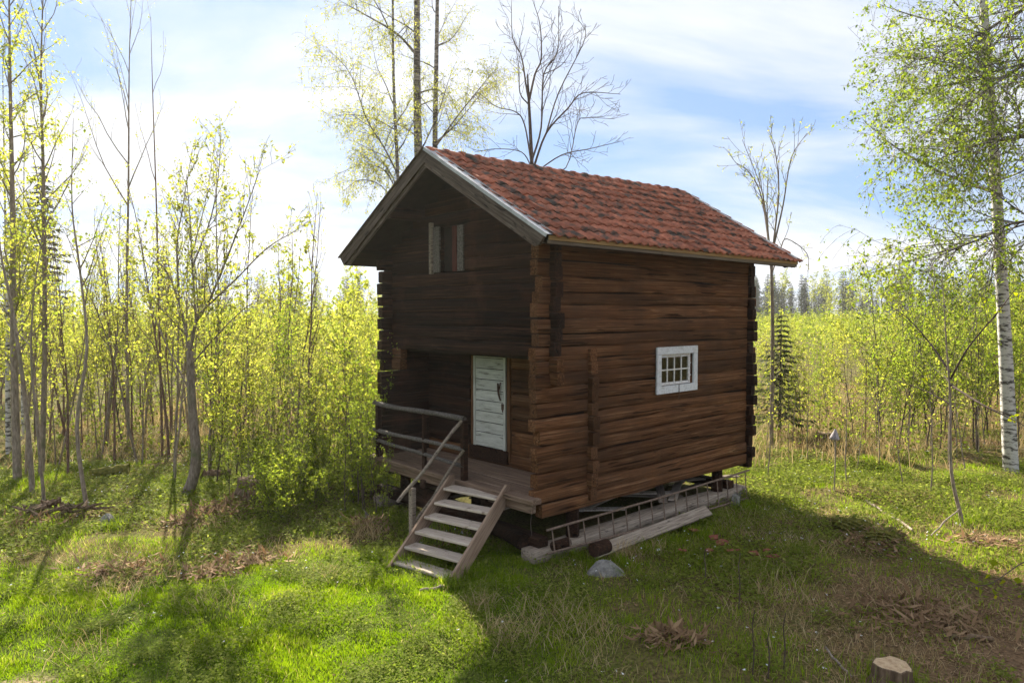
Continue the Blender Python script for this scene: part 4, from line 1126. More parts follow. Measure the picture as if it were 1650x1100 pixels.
tall_trunk('young_tree', 404, [(262, 740, 0), (256, 500, 0), (252, 330, 0), (246, 150, 0), (243, 28, 0)], .06, 'twigred', 'leafyg', 'whip-thin tall bare stem rising next to the pale tall stem', dict(TT, count=[3, 2], lpm=2, start=[.5, .3], angle=[(14, 25), (15, 30)]), .05, Y=18)
tall_trunk('young_tree', 405, [(142, 835, 0), (124, 690, 0), (140, 560, 0), (128, 430, 0), (116, 330, 0), (118, 190, 0)], .075, 'bark', 'leafg', 'smooth grey trunk standing free at the edge of the lawn', dict(TT, count=[14, 5], lpm=9, start=[.45, .2]), .065, Y=12.8)
tall_trunk('young_tree', 406, [(72, 815, 0), (60, 690, 0), (50, 560, 0), (60, 430, 0), (90, 280, 0)], .06, 'bark', 'leafg', 'thin grey trunk between the alder and the free-standing grey trunk', dict(TT, count=[13, 5], lpm=10, start=[.4, .2]), .065, Y=13)
tall_trunk('young_tree', 407, [(52, 782, 0), (40, 640, 0), (20, 500, 0), (0, 400, 0), (-10, 250, 0)], .10, 'bark', 'leafyg', 'brown trunk leaning outward at the root heap', dict(TT, count=[14, 5], lpm=10), .07, Y=14)
tall_trunk('young_tree', 408, [(280, 770, 0), (286, 640, 0), (292, 480, 0), (330, 330, 0), (350, 200, 0)], .05, 'bark', 'leafyg', 'thin stem close behind the stout forked tree', dict(TT, count=[10, 4], lpm=7), .06, Y=15.5)
tall_trunk('birch_tree', 409, [(14, 735, 0), (12, 600, 0), (12, 480, 0), (8, 330, 0), (4, 100, 0)], .13, 'birch', 'leafyg', 'white birch trunk among the dark alder stems', dict(TT, count=[10, 5], lpm=8), .065, Y=18)
tall_trunk('birch_tree', 410, [(38, 735, 0), (36, 600, 0), (36, 470, 0), (38, 330, 0), (40, 150, 0)], .10, 'birch', 'leafyg', 'thinner white birch trunk deeper in the wood across the lawn', dict(TT, count=[10, 5], lpm=8), .065, Y=20)
tall_trunk('young_tree', 411, [(1553, 848, 0), (1533, 760, 0), (1531, 640, 0), (1524, 540, 0), (1518, 430, 0)], .062, 'bark', 'leafg', 'slim dark sapling with wide side limbs in the clearing before the white birch', dict(TT, count=[3, 3], lpm=4, start=[.5, .2]), .055, Y=11.9)
t = bpy.data.objects[[o.name for o in bpy.data.objects if o.get('label', '').startswith('slim dark sapling')][0]]
tl = Tree(412)
SPL = dict(BARET, leaflv=2, lpm=5, count=[0, 5, 2])
for lst, r0 in ((((1531, 600, 0), (1500, 555, .4), (1465, 515, .8), (1430, 490, 1.0)), .02), (((1532, 610, 0), (1560, 560, -.4), (1610, 500, -.8), (1640, 460, -1)), .02), (((1532, 620, 0), (1580, 650, -.8), (1620, 670, -1.2), (1660, 690, -1.5)), .022), (((1530, 650, 0), (1480, 625, .6), (1400, 600, 1.2)), .014)):
    add_limb(tl, lst, 11.9, r0, .004, 1, SPL)
wm = tl.wood('limb', M['twig']); wm.transform(Matrix.Translation(-t.location)); obj('limb', wm, t)
lm = tl.leaves('foliage', M['leafbig'], .06); lm.transform(Matrix.Translation(-t.location)); obj('foliage', lm, t)

# --- spruces
sp0 = spruce(501, 3.7, 1.15, 22, 'needleyoung', 1.3, .14, .05)
place('spruce_tree', sp0, *px(1256, 690, 20.5).to_2d(), 1.0, .4, 'small dark young spruce growing just beyond the far corner of the cabin', 'tree', None)
bigs = [spruce(510 + i, 15, 2.6 + .4 * i, 30, 'needle', 1.1, .12, .04) for i in range(3)]
for (x, Y, s) in ((72, 46, .9), (30, 52, .8), (265, 58, .62)):
    X = (x - 825) / FPX * Y
    place('spruce_tree', rt.choice(bigs), X, Y, s, rt.uniform(0, 6), 'dark spruce standing deep in the wood across the lawn', 'tree', 'spruces deep in the wood')
# far forest edge beyond the field
fb = [proto(560 + i, 14, .12, dict(WEEP, seg=[7, 5, 4, 3], count=[22, 5], start=[.3, .15], ratio=[.22, .4], ref=[14, 3], leaflv=1, lpm=8, spread=.22, up=[.05, .4, 0, 0]), 'birchgrey', 'farleaf', .42) for i in range(3)]
for i in range(150):
    x = rt.uniform(1205, 1690) if i < 120 else rt.uniform(330, 640)
    Y = rt.uniform(165, 215); X = (x - 825) / FPX * Y
    if rt.random() < .7:
        place('spruce_tree', rt.choice(bigs), X, Y, rt.uniform(.5, 1.0), rt.uniform(0, 6), 'dark spruce in the distant forest edge beyond the field', 'tree', 'spruces of the distant forest edge')
    else:
        place('birch_tree', rt.choice(fb), X, Y, rt.uniform(.7, 1.1), rt.uniform(0, 6), 'pale green birch in the distant forest edge beyond the field', 'tree', 'birches of the distant forest edge')
for (x, yt, Y, lab) in ((1424, 398, 120, 'tall airy birch standing out above the distant forest edge'), (1374, 432, 125, 'medium pale birch in front of the distant spruces'), (448, 415, 60, 'lone leafy birch top showing above the thicket beyond the railing'), (1341, 448, 130, 'small pale birch beside the medium birch before the distant spruces')):
    h_ = CAMH + (HORIZON - yt) / FPX * Y
    place('birch_tree', fb[1], (x - 825) / FPX * Y, Y, h_ / 14, .7, lab, 'tree', None)

# mass of far saplings filling the field out to the forest edge (cannot be counted)
rng = np.random.default_rng(77)
def far_mass(name, n_, x0, x1, y0, y1, label, hmin, hmax, mat='farleaf'):
    Y = y0 + (y1 - y0) * rng.random(n_) ** .7; X = (rng.uniform(x0, x1, n_) - 825) / FPX * Y
    H = rng.uniform(hmin, hmax, n_) * (.55 + .95 * fnoise(X * .10, Y * .10, 123)); k = 70
    u = rng.uniform(.15, 1, (n_, k)) ** .8
    r_ = (1 - u) * .55 + .10
    a = rng.uniform(0, 6.28, (n_, k)); rr = r_ * np.sqrt(rng.random((n_, k))) * 1.3
    P = np.stack([X[:, None] + np.cos(a) * rr, Y[:, None] + np.sin(a) * rr, gz(X, Y)[:, None] + u * H[:, None]], -1).reshape(-1, 3)
    lm_ = leaf_mesh(name, P, M[mat], .17, rng, .1, .55)
    tag(obj(name, lm_), label, 'saplings', kind='stuff')
far_mass('field_saplings', 2100, 900, 1850, 42, 170, 'dense mass of yellow-green saplings covering the field up to the distant forest', 2.6, 3.7)
far_mass('field_bushes', 950, 900, 1850, 36, 150, 'fresh green bushes scattered through the yellow-green field growth', 2.2, 4.2, 'leafg')
far_mass('thicket_bushes', 350, 250, 700, 27, 100, 'fresh green bushes mixed into the mass of saplings behind the thicket', 2.2, 4.6, 'leafg')
for i in range(17):
    x = rt.uniform(1460, 1700) if i < 12 else rt.uniform(400, 600)
    Y = rt.uniform(30, 62); 
    place('birch_tree', rt.choice(fb), (x - 825) / FPX * Y, Y, rt.uniform(.30, .50), rt.uniform(0, 6), 'young airy birch standing taller than the saplings of the overgrown field' if i < 12 else 'young airy birch standing taller than the thicket beyond the railing', 'tree', 'young birches in the field' if i < 12 else 'young birches in the thicket')
far_mass('thicket_saplings', 900, 250, 700, 29, 120, 'dense mass of saplings behind the thicket beyond the railing', 2.8, 3.9)
far_mass('wood_undergrowth', 700, -120, 330, 26, 80, 'dense leafy undergrowth deep in the wood across the lawn', 2.5, 5.0)

# ------------------------------------------------------------------ grass, herbs and litter
def blades(name, X, Y, hgt, wid, lean, mat, tint, label, cat, rng, yaw=None, z0=0):
    n_ = len(X); Z = gz(X, Y) - .01 + z0
    a = rng.uniform(0, 6.283, n_) if yaw is None else yaw
    la = rng.uniform(0, 6.283, n_)
    dx, dy = np.cos(a) * wid * .5, np.sin(a) * wid * .5
    lx, ly = np.cos(la) * lean * hgt, np.sin(la) * lean * hgt
    hz = hgt * np.sqrt(np.maximum(.05, 1 - np.minimum(lean, .97) ** 2))
    B = np.stack([X, Y, Z], -1)
    s = np.stack([dx, dy, np.zeros(n_)], -1)
    mid = B + np.stack([lx * .35, ly * .35, hz * .6], -1)
    tip = B + np.stack([lx, ly, hz], -1)
    V = np.stack([B - s, B + s, mid + s * .8, tip, mid - s * .8], 1).reshape(-1, 3)
    i = np.arange(n_)[:, None] * 5
    me = mesh_np(name, V, [i + np.array([[0, 1, 2, 4]]), i + np.array([[4, 2, 3]])], mat, False, np.repeat(tint, 5))
    tag(obj(name, me), label, cat, kind='stuff')

def region(n_, x0, x1, y0, y1, pw=1.0):
    return rng.uniform(x0, x1, n_), y0 + (y1 - y0) * rng.random(n_) ** pw
def in_view(X, Y, m_=1.24):
    return (np.abs(X / Y) < .727 * m_) & (Y > 5.7)
def under_cabin(X, Y, m_=0.0):
    dx, dy = X - .378, Y - 10.0
    a = dx * U.x + dy * U.y; b_ = dx * W_.x + dy * W_.y
    return (a > .2 - m_) & (a < 5.8 + m_) & (b_ > .1 - m_) & (b_ < WB - .1 + m_)
# lawn
X, Y = region(420000, -9, 1.5, 5.8, 12, 1.0)
lm_ = lawn_mask(X, Y); k = in_view(X, Y) & (rng.random(len(X)) < lm_ * (.22 + .78 * np.clip((fnoise(X * 2.6, Y * 2.6, 41) - .34) * 5, 0, 1))) & ~under_cabin(X, Y)
X, Y = X[k], Y[k]
cl = fnoise(X * 1.7, Y * 1.7, 44)
hg = (.022 + .10 * cl ** 2.0) * rng.uniform(.6, 1.3, len(X))
blades('lawn_grass', X, Y, hg, rng.uniform(.005, .009, len(X)), rng.uniform(.1, .75, len(X)), M['grass'], np.clip(cl * .9 + rng.normal(-.02, .16, len(X)), 0, 1), 'short bright green lawn grass in front of the stairs', 'grass', rng)
# rough grass elsewhere
X, Y = region(330000, -12, 13, 5.7, 17, .8)
cl = fnoise(X * 1.1, Y * 1.1, 51); lt_ = litter_mask(X, Y)
k = in_view(X, Y) & (rng.random(len(X)) < np.clip((cl - .36) * 3.8, .10, 1) * (1 - lawn_mask(X, Y)) * (1 - .72 * lt_)) & ~under_cabin(X, Y)
X, Y, cl = X[k], Y[k], cl[k]
hg = (.05 + .16 * np.clip(cl - .35, 0, 1)) * rng.uniform(.5, 1.5, len(X))
blades('rough_grass', X, Y, hg, rng.uniform(.005, .010, len(X)), rng.uniform(.1, .8, len(X)), M['grass'], np.clip(rng.normal(.55, .26, len(X)), 0, 1), 'rough uncut green grass around the cabin', 'grass', rng)
# straw
X, Y = region(120000, -10, 12, 5.7, 16, .9)
cl = fnoise(X * 1.3 + 9, Y * 1.3, 61) + .0 * X
k = in_view(X, Y) & (rng.random(len(X)) < np.clip((cl - .47) * 5, .03, 1) * (1 - .9 * lawn_mask(X, Y))) & ~under_cabin(X, Y)
X, Y = X[k], Y[k]
blades('dry_grass', X, Y, rng.uniform(.05, .24, len(X)), rng.uniform(.004, .008, len(X)), rng.uniform(.55, .97, len(X)), M['straw'], rng.random(len(X)), 'flattened dry straw grass among the green tufts', 'grass', rng)
X, Y = region(60000, -14, 24, 16, 34, .9)
k = (np.abs(X / Y) < .76) & (rng.random(len(X)) < np.clip((fnoise(X * .6, Y * .6, 141) - .36) * 4, .05, 1)) & ~under_cabin(X, Y, .3)
X, Y = X[k], Y[k]
blades('bramble_straw', X, Y, rng.uniform(.15, .75, len(X)), rng.uniform(.008, .018, len(X)), rng.uniform(.1, .8, len(X)), M['straw'], rng.random(len(X)) * .9, 'tall dry brown undergrowth between the sapling stems', 'undergrowth', rng)
X, Y = region(70000, -16, 26, 17, 36, .9)
k = (np.abs(X / Y) < .78) & (rng.random(len(X)) < np.clip((fnoise(X * .5 + 3, Y * .5, 145) - .40) * 5, .03, 1)) & ~under_cabin(X, Y, .3)
X, Y = X[k], Y[k]
P = np.stack([X, Y, gz(X, Y) + rng.uniform(.02, 1, len(X)) ** 1.6 * .8], -1)
tag(obj('low_undergrowth', leaf_mesh('low_undergrowth', P, M['leafg'], .09, rng, .1, .6)), 'low leafy undergrowth between the sapling stems', 'undergrowth', kind='stuff')
# straw tussocks
TU = [gp_ for gp_ in ((820, 1040, .30, 500), (770, 985, .2, 250), (1010, 893, .2, 350), (1060, 885, .15, 150), (900, 1000, .5, 500), (960, 1030, .35, 300), (1250, 960, .5, 500), (1180, 840, .6, 450), (1300, 880, .7, 600), (590, 862, .28, 400), (340, 850, .5, 500), (250, 930, .6, 500), (420, 900, .5, 300), (160, 960, .5, 260), (330, 985, .3, 160), (520, 935, .3, 140), (120, 1060, .4, 150))]
XX, YY = [], []
for (x_, y_, r_, n_) in TU:
    Yc = (CAMH + .1) * FPX / (y_ - HORIZON); Xc = (x_ - 825) / FPX * Yc
    n_ = int(n_ * .55); XX.append(rng.normal(Xc, r_ * .6, n_)); YY.append(rng.normal(Yc, r_ * .6, n_))
X, Y = np.concatenate(XX), np.concatenate(YY)
blades('straw_tussocks', X, Y, rng.uniform(.12, .38, len(X)), rng.uniform(.004, .008, len(X)), rng.uniform(.5, .96, len(X)), M['straw'], rng.uniform(.2, 1, len(X)), 'pale bent straw in loose tussocks around the cabin', 'grass', rng)
# green tufts grown up round the stones, the sill, the ladder and the stair foot
XX, YY = [], []
for (x_, y_, r_, n_) in ((930, 905, .15, 260), (962, 917, .16, 320), (1003, 910, .15, 260), (1045, 888, .2, 220), (1085, 872, .2, 240), (1125, 860, .2, 200), (1165, 838, .2, 240), (1205, 822, .2, 260), (885, 905, .2, 320), (760, 935, .2, 300), (722, 950, .12, 240), (665, 885, .15, 260), (700, 915, .25, 200), (650, 915, .15, 200), (840, 890, .3, 350), (1437, 1100, .3, 300), (1555, 848, .2, 150), (175, 850, .2, 200), (85, 850, .4, 250)):
    Yc = (CAMH + .1) * FPX / (y_ - HORIZON); Xc = (x_ - 825) / FPX * Yc
    XX.append(rng.normal(Xc, r_ * .6, n_)); YY.append(rng.normal(Yc, r_ * .5, n_))
X, Y = np.concatenate(XX), np.concatenate(YY)
blades('grass_tufts', X, Y, rng.uniform(.08, .26, len(X)), rng.uniform(.004, .008, len(X)), rng.uniform(.1, .7, len(X)), M['grass'], rng.uniform(.1, .95, len(X)), 'green grass tufts round the stones, sill and stair foot', 'grass', rng)
# herbs with white flowers
def herb_field(name, n_, x0, x1, y0, y1, dens, label, size):
    X, Y = region(n_, x0, x1, y0, y1, .9)
    k = in_view(X, Y) & (rng.random(n_) < dens(X, Y)) & ~under_cabin(X, Y)
    X, Y = X[k], Y[k]
    P = np.stack([X, Y, gz(X, Y) + rng.uniform(.01, .13, len(X))], -1)
    tag(obj(name, leaf_mesh(name, P, M['herb'], size, rng, .0, .65, .75)), label, 'plants', kind='stuff')
herb_field('anemone_leaves', 210000, -13, -.3, 9.2, 20, lambda X, Y: np.clip((fnoise(X * .9, Y * .9, 71) - .36) * 4, 0, 1) * (1 - .93 * lawn_mask(X, Y)), 'low carpet of wood anemone leaves at the edge of the wood', .06)
herb_field('lawn_weeds', 150000, -9, 1, 5.8, 10.5, lambda X, Y: np.clip((fnoise(X * 1.9, Y * 1.9, 75) - .50) * 6, .02, 1) * lawn_mask(X, Y), 'small leafy weeds growing through the lawn', .035)
herb_field('woodland_herbs', 190000, 2.2, 15, 8.5, 21, lambda X, Y: np.clip((fnoise(X * .8, Y * .8, 81) - .38) * 4, 0, 1) * (1 - .9 * litter_mask(X, Y)), 'low leafy herbs covering the clearing before the birch', .06)
herb_field('shade_herbs', 50000, -.5, 5, 6.0, 11, lambda X, Y: np.clip((fnoise(X * 1.6, Y * 1.6, 85) - .52) * 5, 0, 1) * (1 - lawn_mask(X, Y)), 'low herbs in the grass below the long wall', .045)
# flowers
X, Y = region(4200, -13, 14, 6.5, 19, .8)
k = in_view(X, Y) & (rng.random(len(X)) < np.clip((fnoise(X * .8, Y * .8, 91) - .42) * 4, .02, 1) * (1 - .85 * lawn_mask(X, Y)) * (1 - .9 * litter_mask(X, Y))) & ~under_cabin(X, Y)
X, Y = X[k], Y[k]
P = np.stack([X, Y, gz(X, Y) + rng.uniform(.08, .16, len(X))], -1)
P = np.repeat(P, 3, 0)
tag(obj('anemone_flowers', leaf_mesh('anemone_flowers', P, M['petal'], .022, rng, 0, .9, .6)), 'tiny white anemone flowers scattered over the herbs', 'flowers', kind='stuff')
# dead leaves
X, Y = region(90000, -12, 13, 5.7, 18, .9)
k = in_view(X, Y) & (rng.random(len(X)) < np.clip(litter_mask(X, Y) + .45 * np.clip((fnoise(X * .9 + 5, Y * .9, 95) - .5) * 5, .05, 1), 0, 1) * (1 - .95 * lawn_mask(X, Y)))
X, Y = X[k], Y[k]
P = np.stack([X, Y, gz(X, Y) + rng.uniform(.0, .02, len(X))], -1)
tag(obj('leaf_litter', leaf_mesh('leaf_litter', P, M['deadleaf'], .05, rng, 0, .6, .8)), 'brown leaf litter and twigs on the shaded ground', 'litter', kind='stuff')

# thin haze added to imitate the flare's pale veil: one closed box round the place, the sky outside it
hm = bpy.data.materials.new('haze'); hm.use_nodes = True
hn = hm.node_tree.nodes; hn.remove(hn['Principled BSDF'])
pv = hn.new('ShaderNodeVolumePrincipled'); pv.inputs['Density'].default_value = .0004; pv.inputs['Color'].default_value = (.95, .95, .93, 1); pv.inputs['Anisotropy'].default_value = .55
hm.node_tree.links.new(pv.outputs[0], hn['Material Output'].inputs['Volume'])
hz = MB().box(-170, 170, -30, 260, -1.6, 20).build('haze', hm)
tag(hz, 'thin pale haze added to veil the backlit air', 'haze', kind='stuff')

# brown bracken and bark heaps on the wood floor
PP = []
for (x_, y_, r_, n_) in ((350, 832, .55, 900), (300, 840, .3, 250), (590, 850, .3, 420), (430, 815, .35, 320), (60, 845, .4, 300), (180, 930, .5, 420), (390, 905, .4, 420), (330, 930, .35, 250), (690, 900, .25, 150), (1090, 1045, .3, 420), (1420, 885, .5, 450), (1500, 1000, .7, 700), (1600, 880, .5, 350), (1300, 700, .8, 300), (1560, 715, .9, 500)):
    Yc = (CAMH + .1) * FPX / (y_ - HORIZON); Xc = (x_ - 825) / FPX * Yc
    X = rng.normal(Xc, r_ * .6, n_); Y = rng.normal(Yc, r_ * .45, n_)
    PP.append(np.stack([X, Y, gz(X, Y) + rng.uniform(.01, .10, n_)], -1))
PP = np.concatenate(PP)
tag(obj('bracken_litter', leaf_mesh('bracken_litter', PP, M['deadleaf'], .16, rng, 0, .22, .55)), 'brown dead bracken and bark scattered in heaps on the wood floor', 'litter', kind='stuff')

# ------------------------------------------------------------------ stones, stumps, timber and small things
def rock(name, p, sx, sy, sz, seed, mat, label, cat, sink=.3, pts=None, rz=None):
    import bmesh
    bm = bmesh.new(); r_ = random.Random(seed)
    if mat == M['moss']:
        bmesh.ops.create_icosphere(bm, subdivisions=4, radius=1)
        for v in bm.verts:
            d = v.co.copy(); k = 1 + .22 * math.sin(d.x * 5 + seed) * math.sin(d.y * 6 + 1) + .12 * math.sin(d.x * 13 + d.z * 9 + d.y * 11) + r_.uniform(-.06, .06)
            v.co = Vector((d.x * sx * k, d.y * sy * k, d.z * sz * k))
    else:
        for q in (pts or ()): bm.verts.new(q)
        for i in range(0 if pts else 15):
            a_ = r_.uniform(0, 6.283); zz = r_.uniform(-1, 1); q = math.sqrt(max(0, 1 - abs(zz) ** 1.3)) * r_.uniform(.8, 1.05)
            bm.verts.new((math.cos(a_) * q * sx, math.sin(a_) * q * sy, zz * sz))
        bmesh.ops.convex_hull(bm, input=bm.verts[:])
        loose = [v for v in bm.verts if not v.link_faces]
        bmesh.ops.delete(bm, geom=loose, context='VERTS')
        bmesh.ops.bevel(bm, geom=bm.edges[:], offset=min(sx, sz) * .09, segments=2, affect='EDGES')
    me = bpy.data.meshes.new(name); bm.to_mesh(me); bm.free(); me.materials.append(mat)
    o = obj(name, me, None, (p.x, p.y, gzf(p.x, p.y) + sz * (1 - 2 * sink) * .7), (0, 0, r_.uniform(0, 6) if rz is None else rz))
    return tag(o, label, cat)
rock('boulder', px(976, 893, 9.75), .24, .17, .22, 1, M['stone'], 'pale pointed stone in the grass at the foot of the ladder', 'stone', .5, [(-.30, -.10, -.10), (-.22, .15, -.10), (.30, -.08, -.10), (.26, .14, -.10), (.0, -.2, -.10), (-.27, -.06, .06), (-.10, .04, .20), (.02, -.02, .19), (.18, -.06, .09), (.28, .0, .02), (-.12, -.14, .12), (.1, .12, .15)], 0)
rock('boulder', px(1185, 795, 13.1), .16, .16, .18, 2, M['stone'], 'pale block of stone under the far end of the ladder', 'stone', .2)
rock('boulder', px(174, 845, 12.1), .19, .15, .17, 3, M['stone'], 'small grey stone at the edge of the lawn beside the root heap', 'stone', .3)
rock('boulder', px(587, 848, 11.9), .30, .24, .15, 4, M['stone'], 'grey stone half hidden under dry bracken near the stairs', 'stone', .35)
rock('mossy_boulder', px(1375, 855, 11.6), .30, .20, .10, 5, M['moss'], 'low yellow-green mossy hump in the clearing before the slim sapling', 'boulder', .35)
rock('mossy_boulder', px(1425, 872, 10.9), .30, .18, .10, 6, M['moss'], 'longer mossy hump beside the brown litter', 'boulder', .4)
rock('mossy_boulder', px(1382, 742, 17), .26, .2, .13, 7, M['moss'], 'bright yellow moss cushion below the white cloth bag', 'boulder', .4)

def stump(p, r0, h, seed, top, side, label, name='tree_stump'):
    r_ = random.Random(seed); k = 18; V, F = [], []
    prof = [1 + .10 * math.sin(3 * i * 6.283 / k + seed) + r_.uniform(-.06, .06) for i in range(k)]
    hs = [h * (1 + r_.uniform(-.06, .06)) for i in range(k)]
    levels = ((1.45, -.15), (1.18, .12), (1.03, .45), (1.0, .97), (.93, 1.0))
    for (s_, t_) in levels:
        for i in range(k):
            a = i * 6.283 / k; rr = r0 * s_ * (prof[i] if s_ > 1 else (1 + (prof[i] - 1) * .9))
            V.append((rr * math.cos(a), rr * math.sin(a), hs[i] * t_))
    for l_ in range(len(levels) - 1):
        for i in range(k):
            j = (i + 1) % k; F.append((l_ * k + i, l_ * k + j, (l_ + 1) * k + j, (l_ + 1) * k + i))
    o = empty(name, (p.x, p.y, gzf(p.x, p.y)), r_.uniform(0, 6))
    me = bpy.data.meshes.new('bark'); me.from_pydata(V, [], F); me.update(); me.materials.append(side); obj('bark', me, o)
    c = [V[(len(levels) - 1) * k + i] for i in range(k)]
    me = bpy.data.meshes.new('cut_face'); me.from_pydata(c + [(0, 0, h * 1.0)], [], [(i, (i + 1) % k, k) for i in range(k)]); me.update(); me.materials.append(top); obj('cut_face', me, o)
    return tag(o, label, 'stump')
stump(px(1437, 1112, 6.8), .17, .20, 1, M['cutwood'], M['oldwood'], 'freshly cut low stump with pale reddish top in the brown litter')
stump(px(417, 803, 13.4), .36, .34, 2, M['oldwood'], M['oldwood'], 'broad old mossy stump beside the thicket')
stump(px(1330, 700, 19.5), .22, .30, 3, M['cutwood'], M['oldwood'], 'brown stump beside the white cloth bag')
# fallen mossy log, heap of roots
def lying_log(name, A, B, r, mat, label, cat, seed):
    A = Vector(A); B = Vector(B); o = empty(name, A)
    pts, rad = [], []
    r_ = random.Random(seed)
    for i in range(8):
        t_ = i / 7; p = A.lerp(B, t_); pts.append(p - A + Vector((0, 0, r_.uniform(-.02, .02)))); rad.append(r * r_.uniform(.85, 1.12))
    me = MB().tube(pts, rad, 9).mesh('trunk', mat, True); obj('trunk', me, o)
    return tag(o, label, cat)
def gp(x, y, up=0.0):
    """photo pixel of something on the ground -> scene"""
    Y = (CAMH + .1) * FPX / (y - HORIZON)
    p = px(x, y, Y); p.z = gzf(p.x, p.y) + up
    return p
lying_log('fallen_log', gp(148, 772, .10), gp(208, 768, .16), .13, M['moss'], 'short mossy log lying under the trees across the lawn', 'log', 1)
lying_log('fallen_log', gp(325, 775, .1), gp(372, 772, .08), .12, M['oldwood'], 'rotten log behind the stout forked tree', 'log', 2)
lying_log('fallen_branch', gp(1395, 815, .06), gp(1470, 862, .05), .022, M['greywood'], 'pale bare branch lying across the clearing before the slim sapling', 'branch', 3)
lying_log('fallen_branch', gp(1500, 870, .08), gp(1545, 850, .3), .012, M['greywood'], 'short pale branch leaning at the slim sapling foot', 'branch', 4)
lying_log('fallen_branch', gp(1520, 1035, .03), gp(1600, 1040, .03), .025, M['oldwood'], 'brown dead branch lying in the leaf litter', 'branch', 5)
lying_log('fallen_branch', gp(1330, 1062, .1), gp(1372, 1098, .02), .012, M['greywood'], 'crooked pale twig in the grass near the fresh cut stump', 'branch', 6)
lying_log('fallen_branch', gp(676, 960, .02), gp(716, 953, .05), .018, M['greywood'], 'short weathered stick lying on the lawn at the stair foot', 'branch', 7)
# root heap
o = empty('root_heap', gp(85, 835))
r_ = random.Random(9)
mb = MB()
for i in range(40):
    a = r_.uniform(0, 6.28); d = abs(r_.gauss(0, .25)); p = Vector((math.cos(a) * d * 1.6, math.sin(a) * d * .7, max(.02, .26 - d * .35)))
    q = p + Vector((r_.gauss(0, .25), r_.gauss(0, .12), r_.uniform(-.12, .10)))
    mb.tube([p, p.lerp(q, .5) + Vector((0, 0, r_.uniform(-.04, .05))), q], [r_.uniform(.015, .05), .03, .01], 5)
mb.build('roots', M['oldwood'], o)
tag(o, 'heap of torn brown roots and rotten wood at the lawn edge', 'root heap')

# timber lying under the cabin: loose boards, one object each
rb = random.Random(21)
lum = empty('lumber_pile', cw(4.2, .9, .05), CABROT)
tag(lum, 'untidy pile of old boards lying on the ground under the cabin', 'lumber')
for i in range(30):
    L = rb.uniform(.7, 2.4); w_ = rb.uniform(.09, .2)
    x = rb.uniform(-3.2, 1.4); y = rb.uniform(-.6, 2.4)
    MB().box(-L / 2, L / 2, -w_ / 2, w_ / 2, 0, .025, .003).build('board', M['tread'] if rb.random() < .6 else M['greywood'], lum, (x, y, .02 + .012 * i * rb.random()), (rb.uniform(-.08, .08), rb.uniform(-.05, .05), rb.uniform(-.7, .7)))
# a long pale plank on the near sill
pl = MB().box(0, 3.1, -.10, .10, -.02, .02, .006).build('plank', M['greywood'], None, cw(.75, -.36, -.02), (R(38), R(-1.0), CABROT))
tag(pl, 'long pale weathered plank lying in the grass beneath the ladder', 'plank')
# round log ends near the ladder foot
for (x, y, Y, r0, lab) in ((956, 886, 9.85, .10, 'short round log lying end-on between ladder and pointed stone'), (892, 880, 9.95, .075, 'short round log at the ladder end below the corner')):
    p = px(x, y, Y); o = empty('log_offcut', (p.x, p.y, p.z))
    d = -U
    MB().tube([d * .0, -d * .3], r0, 12).build('trunk', M['logdark'], o)
    tag(o, lab, 'log')
# thick dark timbers under the landing
lying_log('old_beam', cw(-.05, .25, .18), cw(.35, 3.6, .30), .12, M['logdark'], 'thick dark beam lying under the landing beside the stairs', 'beam', 12)

# broken red tile pieces in the grass
for i, (x, y, s) in enumerate(((1118, 858, .17), (1150, 872, .14), (1165, 880, .16), (1143, 893, .10), (1180, 893, .15), (1215, 900, .14), (1245, 905, .12), (1235, 893, .09), (1100, 892, .07))):
    p = gp(x, y, .085); r_ = random.Random(i + 3)
    k = r_.randint(4, 6)
    pts = [(s * r_.uniform(.6, 1.1) * math.cos(j * 6.283 / k), s * .7 * r_.uniform(.6, 1.1) * math.sin(j * 6.283 / k), 0) for j in range(k)]
    o = MB().poly(pts, (0, 0, .014)).build('tile_shard', M['tile_shard'], None, p, (r_.uniform(-.35, .2), r_.uniform(-.25, .25), r_.uniform(0, 6)))
    tag(o, 'piece of broken red roof tile lying in the grass beside the ladder', 'tile shard', 'broken tile pieces in the grass')

# white cloth bag on a stick
p = px(1344, 792, 13.9)
o = empty('cloth_bag', (p.x, p.y, gzf(p.x, p.y)))
tag(o, 'white cloth bag hung over the top of a thin stick in the clearing', 'bag')
top = px(1343, 702, 13.9).z - gzf(p.x, p.y)
MB().tube([(0, 0, -.05), (.012, 0, top * .5), (0, 0, top + .1)], .013, 6).build('stick', M['bark'], o)
V, F = [], []; k = 10
for (z, r0) in ((.14, .012), (.10, .022), (.07, .035), (.0, .062), (-.06, .085), (-.075, .07)):
    for i in range(k):
        a = i * 6.283 / k; rr = r0 * (1 + .18 * math.sin(3 * a + z * 9)); V.append((rr * math.cos(a) * 1.2, rr * math.sin(a), top + z))
for l_ in range(5):
    for i in range(k): j = (i + 1) % k; F.append((l_ * k + i, (l_ + 1) * k + i, (l_ + 1) * k + j, l_ * k + j))
me = bpy.data.meshes.new('cloth'); me.from_pydata(V, [], F); me.update(); me.materials.append(M['bag'])
for q in me.polygons: q.use_smooth = True
obj('cloth', me, o)

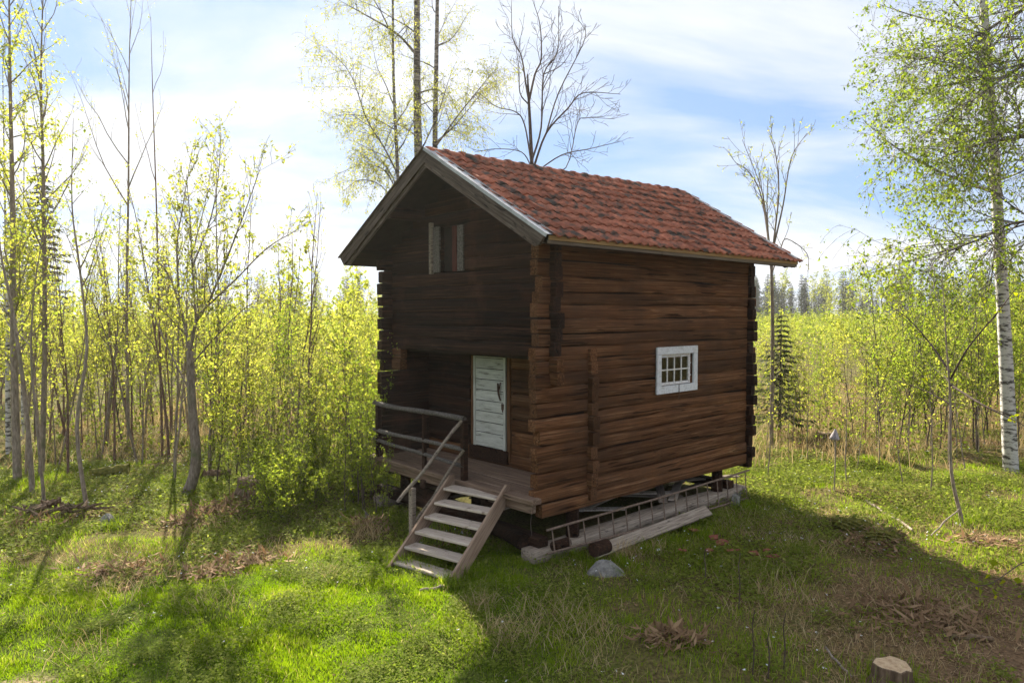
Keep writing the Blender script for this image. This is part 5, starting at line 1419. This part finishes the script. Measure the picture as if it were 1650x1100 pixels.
# sapling with large bright leaves reaching in beside the litter
t = Tree(601); Yt = 7.6
b7 = px(1760, 1010, Yt); b7.z = gzf(b7.x, b7.y)
SPB = dict(BARET, leaflv=9)
for lst, r0 in ((((1760, 1060, 0), (1735, 960, 0), (1690, 900, 0), (1650, 905, 0), (1600, 938, 0), (1565, 945, 0)), .012), (((1740, 970, 0), (1710, 980, 0), (1670, 985, .1), (1640, 1000, .1)), .008), (((1735, 960, 0), (1740, 850, 0), (1730, 740, 0)), .010)):
    t.tubes.append((smooth(pts3(lst, Yt)), np.linspace(r0, .003, 4 * (len(lst) - 1) + 1), 5))
lp = [px(x, y, Yt + rt.uniform(-.1, .1)) for (x, y) in ((1592, 904), (1600, 908), (1597, 925), (1562, 935), (1578, 945), (1622, 935), (1632, 932), (1598, 950), (1575, 950), (1605, 965), (1628, 968), (1640, 962), (1637, 1060), (1632, 1066), (1646, 1058), (1608, 920), (1710, 800), (1735, 780), (1720, 850))]
w_ = t.wood('trunk', M['twig']); o = empty('leafy_sapling', b7); w_.transform(Matrix.Translation(-b7)); obj('trunk', w_, o)
lm_ = leaf_mesh('crown', np.array([tuple(q) for q in lp]), M['leafbig'], .085, np.random.default_rng(3), .2, .75); lm_.transform(Matrix.Translation(-b7)); obj('crown', lm_, o)
tag(o, 'thin twig with a few large bright yellow-green leaves over the brown litter', 'sapling')

# dry stalks standing in the grass near the fresh stump
for i, (x, y0, y1) in enumerate(((1212, 1100, 985), (1190, 985, 890), (1237, 1100, 1015), (1262, 1095, 990), (1135, 940, 880), (855, 905, 830))):
    Yc = (CAMH + .1) * FPX / (y0 - HORIZON); p = px(x, y0, Yc); hh = (y0 - y1) / FPX * Yc
    o = empty('dry_stalk', (p.x, p.y, gzf(p.x, p.y)))
    MB().tube([(0, 0, -.03), (.02, .01, hh * .4), (.0, .02, hh * .75), (.015, .0, hh)], [.008, .007, .006, .004], 5).build('stem', M['twig'], o)
    tag(o, 'thin dry plant stalk standing upright in the shaded grass', 'stalk', 'dry stalks in the shaded grass')
